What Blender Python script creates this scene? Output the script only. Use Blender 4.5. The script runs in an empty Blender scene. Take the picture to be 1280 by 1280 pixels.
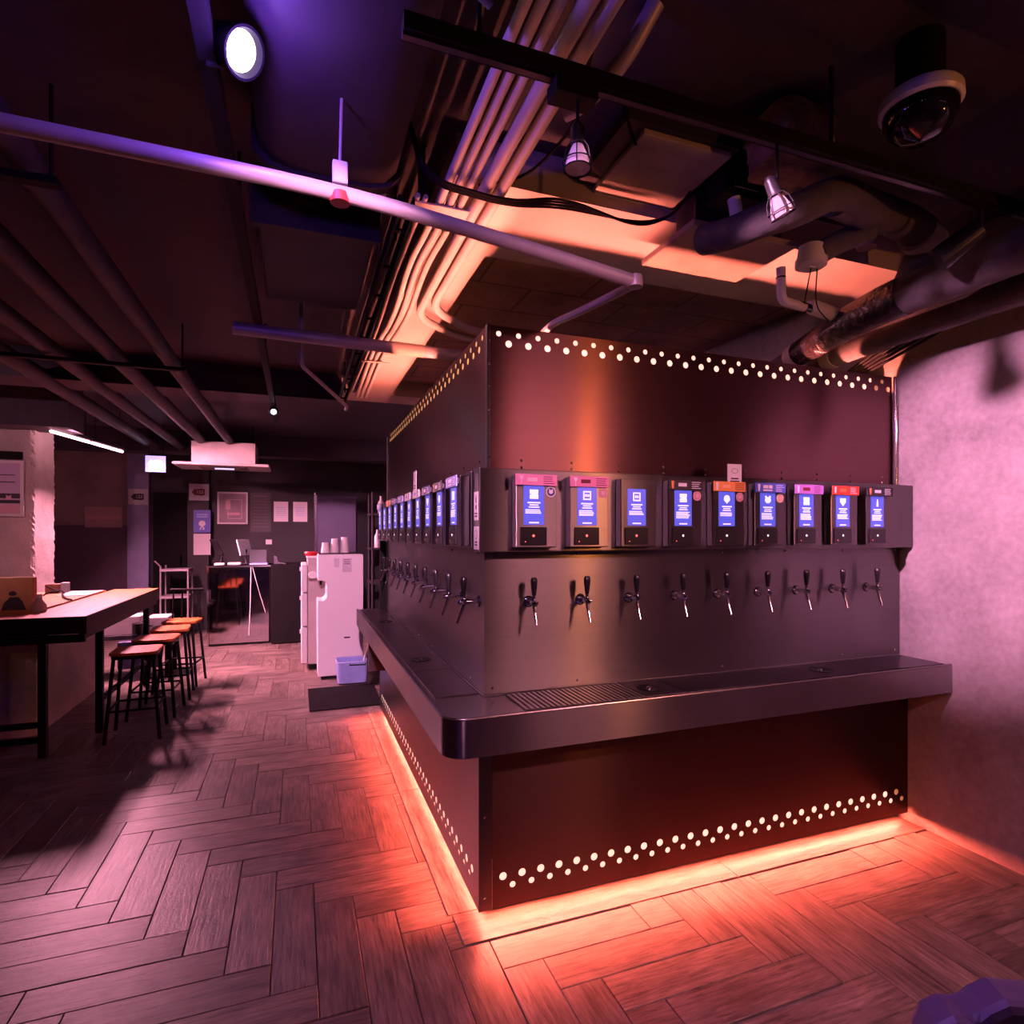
import bpy, bmesh, math, random
from mathutils import Vector, Matrix, noise
random.seed(7)
PI = math.pi
S = bpy.context.scene
COL = S.collection

# ------------------------------------------------------------------ camera
FPX, HZ, HC = 729.0, 668.0, 1.45                # focal length in px, horizon row, eye height
YAW = math.atan2(268, 729)
SN, CS = math.sin(YAW), math.cos(YAW)
cd = bpy.data.cameras.new('camera')
cd.sensor_width = 36.0
cd.lens = 36.0 * FPX / 1280
cd.shift_y = (HZ - 640) / 1280
cd.clip_start = 0.05
cam = bpy.data.objects.new('camera', cd)
cam.location = (0, 0, HC)
cam.rotation_euler = (PI / 2, 0, -YAW)
COL.objects.link(cam)
S.camera = cam

# ------------------------------------------------------------------ world, exposure
w = bpy.data.worlds.new('world'); S.world = w; w.use_nodes = True
w.node_tree.nodes['Background'].inputs[0].default_value = (0.25, 0.12, 0.5, 1)
w.node_tree.nodes['Background'].inputs[1].default_value = 0.004
S.view_settings.view_transform = 'Standard'
S.view_settings.look = 'None'
S.view_settings.gamma = 1
S.view_settings.use_curve_mapping = False
S.view_settings.exposure = 0.0
S.cycles.use_denoising = True
S.cycles.max_bounces = 8
S.cycles.use_light_tree = False
S.cycles.sample_clamp_indirect = 3.0
S.cycles.sample_clamp_direct = 40.0
S.cycles.caustics_reflective = False
S.cycles.caustics_refractive = False

# ------------------------------------------------------------------ LED strips built into the bar
def area(name, loc, rot, sx, sy, power, col, spread=PI):
    l = bpy.data.lights.new(name, 'AREA'); l.shape = 'RECTANGLE'; l.size = sx; l.size_y = sy
    l.energy = power; l.color = col; l.spread = spread
    o = bpy.data.objects.new(name, l); o.location = loc; o.rotation_euler = rot
    COL.objects.link(o); return o
def spot(name, loc, target, power, col, angle, blend=.5, r=.03):
    l = bpy.data.lights.new(name, 'SPOT'); l.energy = power; l.color = col
    l.spot_size = angle; l.spot_blend = blend; l.shadow_soft_size = r
    o = bpy.data.objects.new(name, l); o.location = loc
    o.rotation_euler = (Vector(target) - Vector(loc)).to_track_quat('-Z', 'Y').to_euler()
    COL.objects.link(o); return o
ORANGE = (1.0, 0.115, 0.072)
PINK = (1.0, 0.34, 0.50)
VIOLET = (0.55, 0.20, 1.0)
# open slit on top of the front and side light boxes
area('led_strip_top_front', (1.80, 2.190, 2.185), (PI, 0, 0), 2.12, .010, 36, (1.0, .205, .15))
area('led_strip_top_side', (.731, 3.42, 2.200), (PI, 0, 0), .010, 2.50, 52, (1.0, .215, .15))
# under the base panels
area('led_strip_base_front', (1.76, 2.105, .0555), (math.radians(-87), 0, 0), 2.22, .006, 60.0, ORANGE, math.radians(62))
area('led_strip_base_front', (1.76, 2.110, .0500), (math.radians(-50), 0, 0), 2.22, .006, 30.0, ORANGE, math.radians(160))
area('led_strip_base_side', (.665, 3.46, .0555), (0, math.radians(-87), PI), .006, 2.68, 50.0, ORANGE, math.radians(62))
area('led_strip_base_side', (.670, 3.46, .0500), (0, math.radians(-50), PI), .006, 2.68, 20.0, ORANGE, math.radians(160))
# track spots: one in view, the rest unseen; the cross one washes the concrete wall
spot('track_lamp_glow', (-.09, 1.44, 2.56), (.7, -.2, 1.0), 60, (.60, .22, 1.0), math.radians(120), .6, .035)
spot('track_lamp_glow_cross', (.40, 1.10, 2.515), (2.9, 1.74, 1.60), 900, (1.0, .37, .72), math.radians(36), .75, .03)
spot('track_lamp_glow_front', (-.2, -.35, 2.52), (1.0, 2.05, 1.45), 260, (1.0, .36, .62), math.radians(40), .7, .03)
spot('track_lamp_glow_far', (-.19, 5.36, 2.47), (-.05, 4.2, 0), 9, (.50, .34, 1.0), math.radians(110), .6, .03)
spot('track_lamp_glow_rear', (-.2, -.9, 2.52), (.42, 6.3, .75), 1700, (1.0, .40, .66), math.radians(25), .35, .03)
area('led_tube_light', (2.275, -.50, 2.385), (math.radians(46), 0, 0), 1.14, .11, 16, (1.0, .33, .40), math.radians(104))
spot('pendant_glow', (2.45, -.45, 1.95), (1.1, 2.1, 1.2), 30, (1.0, .30, .06), math.radians(120), .6, .014)
spot('track_lamp_glow_pillar', (-2.35, 3.1, 2.5), (-2.25, 6.3, 1.55), 95, (1.0, .40, .55), math.radians(60), .7, .03)
lv = bpy.data.lights.new('added_violet_fill', 'POINT'); lv.energy = 10; lv.color = (.28, .09, 1.0); lv.shadow_soft_size = .03  # added point light that tints the ceiling violet around the lamp
lvo = bpy.data.objects.new('added_violet_fill', lv); lvo.location = (-.10, 1.40, 2.50); COL.objects.link(lvo)
# the pink LED tubes shine down and toward the aisle
area('led_tube_light', (-2.04, 6.82, 2.375), (math.radians(-10), math.radians(-41), math.radians(10)), .03, .62, 165, PINK, math.radians(140))
area('led_tube_light', (-1.92, 7.50, 2.375), (math.radians(0), math.radians(-36), math.radians(10)), .03, .62, 130, PINK, math.radians(145))

def ray(px, py):
    X = (px - 640) / FPX
    return Vector((X * CS + SN, -X * SN + CS, -(py - HZ) / FPX))
def at(px, py, x=None, y=None, z=None):
    d = ray(px, py)
    t = x / d.x if x is not None else y / d.y if y is not None else (z - HC) / d.z
    return Vector((0, 0, HC)) + d * t
def proj(p):
    X = p[0] * CS - p[1] * SN; Z = p[0] * SN + p[1] * CS
    return (640 + FPX * X / Z, HZ - FPX * (p[2] - HC) / Z, Z)

# ------------------------------------------------------------------ materials
MATS = {}
def M(name, col, rough=.5, metal=0., noise=None, bump=0., bscale=60., emit=None, es=0., aniso=0., stretch=(1, 1, 1), spec=.5, alpha=1., trans=0., sampling=True):
    if name in MATS: return MATS[name]
    m = bpy.data.materials.new(name); m.use_nodes = True
    nt = m.node_tree; N = nt.nodes; L = nt.links
    b = N['Principled BSDF']
    b.inputs['Base Color'].default_value = (*col, 1)
    b.inputs['Roughness'].default_value = rough
    b.inputs['Metallic'].default_value = metal
    b.inputs['Specular IOR Level'].default_value = spec
    b.inputs['Alpha'].default_value = alpha
    b.inputs['Transmission Weight'].default_value = trans
    tc = N.new('ShaderNodeTexCoord'); mp = N.new('ShaderNodeMapping')
    mp.inputs['Scale'].default_value = stretch
    L.new(tc.outputs['Object'], mp.inputs['Vector'])
    sc, amt = noise or (6., .12)
    nz = N.new('ShaderNodeTexNoise'); nz.inputs['Scale'].default_value = sc; nz.inputs['Detail'].default_value = 5
    L.new(mp.outputs[0], nz.inputs['Vector'])
    cr = N.new('ShaderNodeValToRGB')
    cr.color_ramp.elements[0].position = .3; cr.color_ramp.elements[1].position = .7
    cr.color_ramp.elements[0].color = (*[max(0, c * (1 - amt)) for c in col], 1)
    cr.color_ramp.elements[1].color = (*[min(1, c * (1 + amt)) for c in col], 1)
    L.new(nz.outputs['Fac'], cr.inputs[0]); L.new(cr.outputs[0], b.inputs['Base Color'])
    if bump:
        n2 = N.new('ShaderNodeTexNoise'); n2.inputs['Scale'].default_value = bscale; n2.inputs['Detail'].default_value = 6
        L.new(mp.outputs[0], n2.inputs['Vector'])
        bp = N.new('ShaderNodeBump'); bp.inputs['Strength'].default_value = bump; bp.inputs['Distance'].default_value = .02
        L.new(n2.outputs['Fac'], bp.inputs['Height']); L.new(bp.outputs[0], b.inputs['Normal'])
    if emit:
        b.inputs['Emission Color'].default_value = (*emit, 1); b.inputs['Emission Strength'].default_value = es
    if aniso:
        b.inputs['Anisotropic'].default_value = abs(aniso)
        g = N.new('ShaderNodeNewGeometry'); cx = N.new('ShaderNodeVectorMath'); cx.operation = 'CROSS_PRODUCT'
        cx.inputs[1].default_value = (0, 0, 1)
        L.new(g.outputs['Normal'], cx.inputs[0])
        if aniso > 0:
            b.inputs['Anisotropic Rotation'].default_value = .25
        L.new(cx.outputs[0], b.inputs['Tangent'])
    if not sampling: m.cycles.emission_sampling = 'NONE'
    MATS[name] = m
    return m

def plank_material():
    m = bpy.data.materials.new('wood_plank_tile'); m.use_nodes = True
    N = m.node_tree.nodes; L = m.node_tree.links; b = N['Principled BSDF']
    tc = N.new('ShaderNodeTexCoord'); oi = N.new('ShaderNodeObjectInfo'); g = N.new('ShaderNodeNewGeometry')
    ad = N.new('ShaderNodeMath'); ad.operation = 'ADD'
    L.new(oi.outputs['Random'], ad.inputs[0]); L.new(g.outputs['Random Per Island'], ad.inputs[1])
    fr = N.new('ShaderNodeMath'); fr.operation = 'FRACT'; L.new(ad.outputs[0], fr.inputs[0])
    off = N.new('ShaderNodeVectorMath'); off.operation = 'MULTIPLY_ADD'
    off.inputs[1].default_value = (1, 1, 1)
    cx = N.new('ShaderNodeCombineXYZ')
    mu = N.new('ShaderNodeMath'); mu.operation = 'MULTIPLY'; mu.inputs[1].default_value = 37.
    L.new(fr.outputs[0], mu.inputs[0]); L.new(mu.outputs[0], cx.inputs[0]); L.new(mu.outputs[0], cx.inputs[1])
    L.new(tc.outputs['Object'], off.inputs[0]); L.new(cx.outputs[0], off.inputs[2])
    mp = N.new('ShaderNodeMapping'); mp.inputs['Scale'].default_value = (3.0, 34, 1)
    L.new(off.outputs[0], mp.inputs['Vector'])
    nz = N.new('ShaderNodeTexNoise'); nz.inputs['Scale'].default_value = 2.2; nz.inputs['Detail'].default_value = 9
    nz.inputs['Roughness'].default_value = .68; nz.inputs['Distortion'].default_value = .5
    L.new(mp.outputs[0], nz.inputs['Vector'])
    cr = N.new('ShaderNodeValToRGB'); e = cr.color_ramp.elements
    e[0].position = .30; e[0].color = (.045, .034, .030, 1)
    e[1].position = .70; e[1].color = (.30, .235, .20, 1)
    q = e.new(.48); q.color = (.175, .135, .115, 1)
    L.new(nz.outputs['Fac'], cr.inputs[0])
    mp2 = N.new('ShaderNodeMapping'); mp2.inputs['Scale'].default_value = (4, 9, 1)
    L.new(off.outputs[0], mp2.inputs['Vector'])
    n2 = N.new('ShaderNodeTexNoise'); n2.inputs['Scale'].default_value = 1.3; n2.inputs['Detail'].default_value = 3
    L.new(mp2.outputs[0], n2.inputs['Vector'])
    r2 = N.new('ShaderNodeMapRange'); r2.inputs['From Min'].default_value = .35; r2.inputs['From Max'].default_value = .65
    r2.inputs['To Min'].default_value = .62; r2.inputs['To Max'].default_value = 1.12
    L.new(n2.outputs['Fac'], r2.inputs['Value'])
    r3 = N.new('ShaderNodeMapRange'); r3.inputs['To Min'].default_value = .75; r3.inputs['To Max'].default_value = 1.2
    L.new(fr.outputs[0], r3.inputs['Value'])
    m2 = N.new('ShaderNodeMath'); m2.operation = 'MULTIPLY'
    L.new(r2.outputs[0], m2.inputs[0]); L.new(r3.outputs[0], m2.inputs[1])
    sc = N.new('ShaderNodeVectorMath'); sc.operation = 'SCALE'
    L.new(cr.outputs[0], sc.inputs[0]); L.new(m2.outputs[0], sc.inputs['Scale'])
    L.new(sc.outputs[0], b.inputs['Base Color'])
    bp = N.new('ShaderNodeBump'); bp.inputs['Strength'].default_value = .35; bp.inputs['Distance'].default_value = .004
    L.new(nz.outputs['Fac'], bp.inputs['Height']); L.new(bp.outputs[0], b.inputs['Normal'])
    b.inputs['Roughness'].default_value = .36; b.inputs['Specular IOR Level'].default_value = .5
    return m

def concrete_material(name, col, dark, scale=1.2, rough=.75, seams=False, bump=.5):
    m = bpy.data.materials.new(name); m.use_nodes = True
    N = m.node_tree.nodes; L = m.node_tree.links; b = N['Principled BSDF']
    tc = N.new('ShaderNodeTexCoord')
    n1 = N.new('ShaderNodeTexNoise'); n1.inputs['Scale'].default_value = scale; n1.inputs['Detail'].default_value = 8; n1.inputs['Roughness'].default_value = .65
    n2 = N.new('ShaderNodeTexNoise'); n2.inputs['Scale'].default_value = scale * 22; n2.inputs['Detail'].default_value = 6
    L.new(tc.outputs['Object'], n1.inputs['Vector']); L.new(tc.outputs['Object'], n2.inputs['Vector'])
    mx = N.new('ShaderNodeMath'); mx.operation = 'MULTIPLY_ADD'; mx.inputs[1].default_value = .3
    L.new(n2.outputs['Fac'], mx.inputs[0]); L.new(n1.outputs['Fac'], mx.inputs[2])
    cr = N.new('ShaderNodeValToRGB'); e = cr.color_ramp.elements
    e[0].position = .45; e[0].color = (*dark, 1); e[1].position = .85; e[1].color = (*col, 1)
    L.new(mx.outputs[0], cr.inputs[0]); out = cr.outputs[0]
    if seams:
        br = N.new('ShaderNodeTexBrick'); br.inputs['Scale'].default_value = 1.0
        br.inputs['Brick Width'].default_value = .62; br.inputs['Row Height'].default_value = .34; br.inputs['Mortar Size'].default_value = .012
        br.inputs['Mortar Smooth'].default_value = .7
        br.inputs['Color1'].default_value = (1, 1, 1, 1); br.inputs['Color2'].default_value = (.86, .86, .86, 1); br.inputs['Mortar'].default_value = (.45, .45, .45, 1)
        L.new(tc.outputs['Object'], br.inputs['Vector'])
        mm = N.new('ShaderNodeMix'); mm.data_type = 'RGBA'; mm.blend_type = 'MULTIPLY'; mm.inputs[0].default_value = 1
        L.new(out, mm.inputs[6]); L.new(br.outputs[0], mm.inputs[7]); out = mm.outputs[2]
    L.new(out, b.inputs['Base Color'])
    bp = N.new('ShaderNodeBump'); bp.inputs['Strength'].default_value = bump; bp.inputs['Distance'].default_value = .015
    L.new(mx.outputs[0], bp.inputs['Height']); L.new(bp.outputs[0], b.inputs['Normal'])
    b.inputs['Roughness'].default_value = rough
    return m

m_plank = plank_material()
m_grout = M('floor_grout', (.035, .028, .026), .85)
m_conc = concrete_material('raw_concrete_wall', (.40, .36, .33), (.17, .15, .14), 1.6)
m_pillar = concrete_material('pale_rough_concrete', (.62, .56, .52), (.42, .37, .34), 3.0, bump=.8)
m_slab = concrete_material('dark_painted_slab', (.040, .033, .052), (.020, .016, .025), 1.3)
m_brown = concrete_material('bare_formwork_concrete', (.60, .36, .28), (.28, .17, .13), 2.2, seams=True)
m_soffit = M('cream_painted_soffit', (.56, .47, .42), .7, noise=(3, .12), bump=.1)
m_black_wall = M('charcoal_paint', (.022, .018, .022), .6, noise=(2, .25))
m_dark_wall = M('dark_brown_plaster', (.16, .12, .12), .8, noise=(2, .3), bump=.2)
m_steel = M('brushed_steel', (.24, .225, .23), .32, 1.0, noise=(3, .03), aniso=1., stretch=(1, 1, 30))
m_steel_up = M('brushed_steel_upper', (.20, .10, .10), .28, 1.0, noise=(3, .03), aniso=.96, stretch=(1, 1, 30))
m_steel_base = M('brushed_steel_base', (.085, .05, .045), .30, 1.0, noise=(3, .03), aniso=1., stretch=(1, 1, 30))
m_tray = M('satin_steel_tray', (.42, .40, .42), .26, 1.0, noise=(4, .08))
m_chrome = M('polished_chrome', (.80, .79, .80), .10, 1.0)
m_steel_dk = M('dark_steel', (.10, .09, .10), .35, 1.0)
m_blackpl = M('black_plastic', (.012, .011, .013), .25)
m_blackmt = M('matt_black_metal', (.009, .008, .009), .7, spec=.12)
m_diff = M('led_diffuser', (.9, .8, .7), .5, emit=(1.0, .52, .40), es=1.6, sampling=False)
m_diff_dim = M('led_diffuser_end', (.9, .6, .4), .5, emit=(1.0, .36, .12), es=.35, sampling=False)
m_conduit = M('pale_painted_conduit', (.58, .52, .49), .55, noise=(5, .15), bump=.05)
m_pipe_grey = M('galvanised_pipe', (.50, .44, .47), .45, .3, noise=(8, .12))
m_pipe_dark = M('dark_ceiling_pipe', (.032, .025, .036), .62, spec=.3, noise=(4, .3))
m_insul = M('grey_foam_insulation', (.085, .075, .08), .8, noise=(12, .25), bump=.25, bscale=40)
m_wrap = M('glossy_black_wrap', (.02, .015, .02), .22, noise=(9, .3), bump=.5, bscale=26)
m_white = M('white_plastic', (.80, .77, .76), .35, noise=(2, .03))
m_cream = M('cream_tape', (.62, .52, .40), .6)
m_red = M('red_plastic', (.55, .03, .04), .4)
m_paper = M('white_paper', (.80, .77, .78), .7, noise=(3, .04))
m_print = M('black_print', (.03, .025, .03), .6)
m_dredprint = M('dark_red_print', (.16, .02, .03), .6)
m_screen = M('lit_blue_screen', (.05, .06, .4), .3, noise=(9, .2), emit=(.10, .12, .80), es=.75, sampling=False)
m_scrtext = M('lit_screen_print', (.8, .8, .9), .3, emit=(.82, .78, 1.0), es=.85, sampling=False)
m_orangewood = M('orange_lacquered_wood', (.88, .17, .03), .42, noise=(2.5, .35), stretch=(14, 1.2, 1))
m_glassblk = M('black_glass', (.01, .01, .012), .06)

# ------------------------------------------------------------------ mesh helpers
class MB:
    def __init__(s): s.v = []; s.f = []
    def add(s, v, f):
        n = len(s.v); s.v += [tuple(p) for p in v]; s.f += [tuple(i + n for i in q) for q in f]; return s
    def box(s, x0, x1, y0, y1, z0, z1):
        return s.add([(x0, y0, z0), (x1, y0, z0), (x1, y1, z0), (x0, y1, z0), (x0, y0, z1), (x1, y0, z1), (x1, y1, z1), (x0, y1, z1)],
                     [(0, 3, 2, 1), (4, 5, 6, 7), (0, 1, 5, 4), (1, 2, 6, 5), (2, 3, 7, 6), (3, 0, 4, 7)])
    def tube(s, pts, r, n=12, caps=True):
        pts = [Vector(p) for p in pts]; k = len(pts)
        R = r if isinstance(r, (list, tuple)) else [r] * k
        T = []
        for i in range(k):
            a = pts[max(i - 1, 0)]; b = pts[min(i + 1, k - 1)]; d = b - a
            T.append(d.normalized() if d.length > 1e-9 else Vector((0, 0, 1)))
        u = T[0].orthogonal().normalized(); V = []; F = []
        for i in range(k):
            if i:
                u = T[i - 1].rotation_difference(T[i]) @ u
            u = (u - T[i] * u.dot(T[i])).normalized(); v2 = T[i].cross(u)
            for j in range(n):
                a = 2 * PI * j / n
                V.append(pts[i] + (u * math.cos(a) + v2 * math.sin(a)) * R[i])
        for i in range(k - 1):
            for j in range(n):
                j2 = (j + 1) % n
                F.append((i * n + j, i * n + j2, (i + 1) * n + j2, (i + 1) * n + j))
        if caps: F.append(tuple(reversed(range(n)))); F.append(tuple(range((k - 1) * n, k * n)))
        return s.add(V, F)
    def cyl(s, a, b, r, r2=None, n=16): return s.tube([a, b], [r, r if r2 is None else r2], n)
    def lathe(s, prof, c=(0, 0, 0), n=20, axis='z'):
        V = []; F = []
        for (r, h) in prof:
            for j in range(n):
                a = 2 * PI * j / n; p = (r * math.cos(a), r * math.sin(a), h)
                if axis == 'y': p = (p[0], -p[2], p[1])
                if axis == 'x': p = (p[2], p[0], p[1])
                V.append((p[0] + c[0], p[1] + c[1], p[2] + c[2]))
        for i in range(len(prof) - 1):
            for j in range(n):
                j2 = (j + 1) % n
                F.append((i * n + j, i * n + j2, (i + 1) * n + j2, (i + 1) * n + j))
        F.append(tuple(reversed(range(n)))); F.append(tuple(range((len(prof) - 1) * n, len(prof) * n)))
        return s.add(V, F)
    def prism(s, poly, a0, a1, axis='z'):
        n = len(poly); f3 = {'z': lambda p, a: (p[0], p[1], a), 'y': lambda p, a: (p[0], a, p[1]), 'x': lambda p, a: (a, p[0], p[1])}[axis]
        V = [f3(p, a0) for p in poly] + [f3(p, a1) for p in poly]
        F = [tuple(reversed(range(n))), tuple(range(n, 2 * n))] + [(i, (i + 1) % n, (i + 1) % n + n, i + n) for i in range(n)]
        return s.add(V, F)
    def build(s, name, mat, parent=None, smooth=False, bevel=0., world=None):
        me = bpy.data.meshes.new(name); me.from_pydata(s.v, [], s.f); me.validate()
        bm = bmesh.new(); bm.from_mesh(me); bmesh.ops.recalc_face_normals(bm, faces=bm.faces); bm.to_mesh(me); bm.free()
        me.materials.append(mat)
        if smooth:
            me.polygons.foreach_set('use_smooth', [True] * len(me.polygons)); me.set_sharp_from_angle(angle=math.radians(38))
        o = bpy.data.objects.new(name, me); COL.objects.link(o)
        if parent:
            o.parent = parent
            if world is not False and parent.get('_w'):
                o.matrix_parent_inverse = Matrix.Translation(-parent.location) if parent.parent is None and parent.type == 'EMPTY' else Matrix()
        if bevel:
            b = o.modifiers.new('bevel', 'BEVEL'); b.width = bevel; b.segments = 2; b.limit_method = 'ANGLE'; b.angle_limit = math.radians(40)
        return o

def tag(o, label=None, cat=None, group=None, kind=None):
    if label: o['label'] = label
    if cat: o['category'] = cat
    if group: o['group'] = group
    if kind: o['kind'] = kind
    return o
def struct(o, label=None, cat=None):
    return tag(o, label, cat, kind='structure')
def thing(name, label, cat, loc=(0, 0, 0), rz=0, group=None, world=False):
    o = bpy.data.objects.new(name, None); COL.objects.link(o); o.empty_display_size = .1
    o.location = loc; o.rotation_euler = (0, 0, rz)
    if world: o['_w'] = 1
    return tag(o, label, cat, group)
def copy_tree(o, parent=None):
    c = o.copy(); COL.objects.link(c)
    if parent: c.parent = parent
    for ch in [x for x in o.children]: copy_tree(ch, c)
    return c
def B(x0, x1, y0, y1, z0, z1): return MB().box(x0, x1, y0, y1, z0, z1)
def rrect(x0, x1, y0, y1, r, n=5):
    P = []
    for cx, cy, a in ((x1 - r, y0 + r, -PI / 2), (x1 - r, y1 - r, 0), (x0 + r, y1 - r, PI / 2), (x0 + r, y0 + r, PI)):
        for i in range(n + 1):
            t = a + PI / 2 * i / n; P.append((cx + r * math.cos(t), cy + r * math.sin(t)))
    return P
def bend(pts, r=.08, n=5):
    """round the corners of a polyline"""
    pts = [Vector(p) for p in pts]; out = [pts[0]]
    for i in range(1, len(pts) - 1):
        a, b, c = pts[i - 1], pts[i], pts[i + 1]
        d1 = min(r, (a - b).length * .45); d2 = min(r, (c - b).length * .45)
        p = b + (a - b).normalized() * d1; q = b + (c - b).normalized() * d2
        for k in range(n + 1):
            t = k / n; out.append(p * (1 - t) ** 2 + b * 2 * t * (1 - t) + q * t * t)
    out.append(pts[-1]); return out

# ------------------------------------------------------------------ room shell
XL, XR, YF, YB, ZC = -3.5, 2.90, -2.8, 10.05, 2.85
floor = struct(B(XL, XR, YF, YB, -.12, -.008).build('floor', m_grout))
ceil = struct(B(XL, XR, YF, YB, ZC, ZC + .15).build('ceiling', m_slab))
struct(B(XR, XR + .2, YF - .2, YB + .2, -.12, ZC + .15).build('wall_right', m_conc))
struct(B(XL - .2, XL, YF - .2, YB + .2, -.12, ZC + .15).build('wall_left', m_dark_wall))
struct(B(XL, XR, YB, YB + .2, -.12, ZC + .15).build('wall_back', m_black_wall))
struct(B(XL, XR, YF - .2, YF, -.12, ZC + .15).build('wall_front', m_conc))

# herringbone planks
PW, PL, GAP = .145, .58, .0022
def plank_mb(lx, ly):
    c = .0022; x, y = lx / 2 - GAP / 2, ly / 2 - GAP / 2
    m = MB()
    V = [(-x, -y, -.010), (x, -y, -.010), (x, y, -.010), (-x, y, -.010), (-x, -y, -c), (x, -y, -c), (x, y, -c), (-x, y, -c),
         (-x + c, -y + c, 0), (x - c, -y + c, 0), (x - c, y - c, 0), (-x + c, y - c, 0)]
    F = [(8, 9, 10, 11)]
    for a, b in ((0, 4), (4, 8)):
        for i in range(4): F.append((a + i, a + (i + 1) % 4, b + (i + 1) % 4, b + i))
    return m.add(V, F)
cand = []
ax, ay = .062 - PW, 2.561 - PL                  # lower left corner of an upright plank
for mm in range(-14, 16):
    for k in range(-70, 70):
        ox, oy = ax + k * PW + mm * PL, ay - k * PW + mm * PL
        for (x0, y0, lx, ly) in ((ox, oy, PW, PL), (ox + PW, oy + PL - PW, PL, PW)):
            x1, y1 = x0 + lx, y0 + ly
            x0c, x1c, y0c, y1c = max(x0, XL), min(x1, XR), max(y0, YF), min(y1, YB)
            if x1c - x0c < .02 or y1c - y0c < .02: continue
            if x0c > .80 and y0c > 2.25 and y1c < 4.75: continue
            cand.append((x0c, x1c, y0c, y1c, ly > lx))
def plank_score(c):
    cx, cy = (c[0] + c[1]) / 2, (c[2] + c[3]) / 2
    if cx * SN + cy * CS < .9: return 0
    px, py, Z = proj((cx, cy, 0))
    if px < -60 or px > 1340 or py > 1340: return 0
    if cx > .66 and cy > 2.12: return 0
    if cx < -1.75 and cy > 4.9: return 0
    return 1 / Z ** 3 * (c[1] - c[0]) * (c[3] - c[2])
cand.sort(key=plank_score, reverse=True)
full = plank_mb(PL, PW).build('plank', m_plank, floor); proto_used = False
rest = MB()
for i, (x0, x1, y0, y1, up) in enumerate(cand):
    cx, cy = (x0 + x1) / 2, (y0 + y1) / 2; lx, ly = x1 - x0, y1 - y0
    L_, W_ = (ly, lx) if up else (lx, ly)
    if i < 295 and plank_score((x0, x1, y0, y1, up)) > 0:
        if abs(L_ - PL) < .001 and abs(W_ - PW) < .001:
            o = full if not proto_used else full.copy()
            if proto_used: COL.objects.link(o)
            proto_used = True
        else:
            o = plank_mb(L_, W_).build('plank', m_plank, floor)
        o.parent = floor
        dz = random.uniform(-.0009, .0009)
        o.location = (cx, cy, dz); o.rotation_euler = (random.uniform(-.0012, .0012), random.uniform(-.0012, .0012), (PI / 2 if up else 0) + (PI if random.random() < .5 else 0))
    else:
        t = plank_mb(lx, ly)
        rest.add([(v[0] + cx, v[1] + cy, v[2]) for v in t.v], t.f)
r_ = rest.build('far_planks', m_plank, floor); tag(r_, kind='stuff')
# border boards that run along the foot of the bar
for (x0, x1, y0, y1, rz) in ((.55, 1.75, 1.985, 2.16, 0), (1.752, 2.898, 1.985, 2.16, 0), (.535, .70, 2.162, 3.30, 1), (.535, .70, 3.302, 4.45, 1), (.535, .70, 4.452, 4.95, 1)):
    lx, ly = x1 - x0, y1 - y0
    o = (plank_mb(ly, lx) if rz else plank_mb(lx, ly)).build('border_plank', m_plank, floor)
    o.location = ((x0 + x1) / 2, (y0 + y1) / 2, .0022); o.rotation_euler.z = PI / 2 if rz else 0

# painted soffit ring around a bare concrete recess over the bar
struct(B(.52, XR, 1.97, 2.50, 2.70, ZC).build('ceiling_soffit', m_soffit))
struct(B(.52, .79, 2.50, 5.30, 2.70, ZC).build('ceiling_soffit', m_soffit))
struct(B(.36, XR, 5.30, 5.62, 2.70, ZC).build('ceiling_soffit', m_soffit))
struct(B(.79, XR, 2.50, 5.30, 2.835, ZC).build('ceiling_recess', m_brown))
# beams crossing the aisle
struct(B(XL, .36, 5.30, 5.65, 2.62, ZC).build('ceiling_beam', m_slab))
struct(B(XL, 2.0, 8.9, 9.2, 2.55, ZC).build('ceiling_beam', m_slab))
struct(B(XL, -1.95, 6.35, 6.75, 2.42, ZC).build('ceiling_beam', m_slab))

# concrete pillar with chipped edges
def rough_block(name, x0, x1, y0, y1, z0, z1, mat, step=.045, amp=.012, edge=.03):
    bm = bmesh.new()
    nx, ny, nz_ = [max(1, int(round((b - a) / step))) for a, b in ((x0, x1), (y0, y1), (z0, z1))]
    bmesh.ops.create_cube(bm, size=1)
    for v in bm.verts: v.co = Vector((x0 if v.co.x < 0 else x1, y0 if v.co.y < 0 else y1, z0 if v.co.z < 0 else z1))
    for axis, n in ((0, nx), (1, ny), (2, nz_)):
        es = [e for e in bm.edges if abs((e.verts[0].co - e.verts[1].co)[axis]) > (((x1 - x0), (y1 - y0), (z1 - z0))[axis]) * .9]
        if n > 1: bmesh.ops.subdivide_edges(bm, edges=es, cuts=n - 1, use_grid_fill=True)
    for v in bm.verts:
        p = v.co.copy()
        d = noise.noise_vector(p * 7) * amp
        ex = (abs(p.x - x0) < 1e-4 or abs(p.x - x1) < 1e-4) and (abs(p.y - y0) < 1e-4 or abs(p.y - y1) < 1e-4)
        if ex:
            k = edge * max(0, noise.noise(p * 26) * .9 + noise.noise(p * 9) * .4 + .22)
            d = d + Vector((k if abs(p.x - x0) < 1e-4 else -k, k if abs(p.y - y0) < 1e-4 else -k, 0))
        v.co += Vector((d.x, d.y, 0))
    bmesh.ops.recalc_face_normals(bm, faces=bm.faces)
    me = bpy.data.meshes.new(name); bm.to_mesh(me); bm.free(); me.materials.append(mat)
    o = bpy.data.objects.new(name, me); COL.objects.link(o); return o
struct(rough_block('concrete_pillar', -2.95, -2.30, 6.62, 7.12, 0, ZC, m_pillar, .028, .004, .03))
struct(rough_block('wall_low', -2.95, -1.76, 5.12, 6.58, 0, .80, m_pillar, .07, .01, .02))

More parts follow.
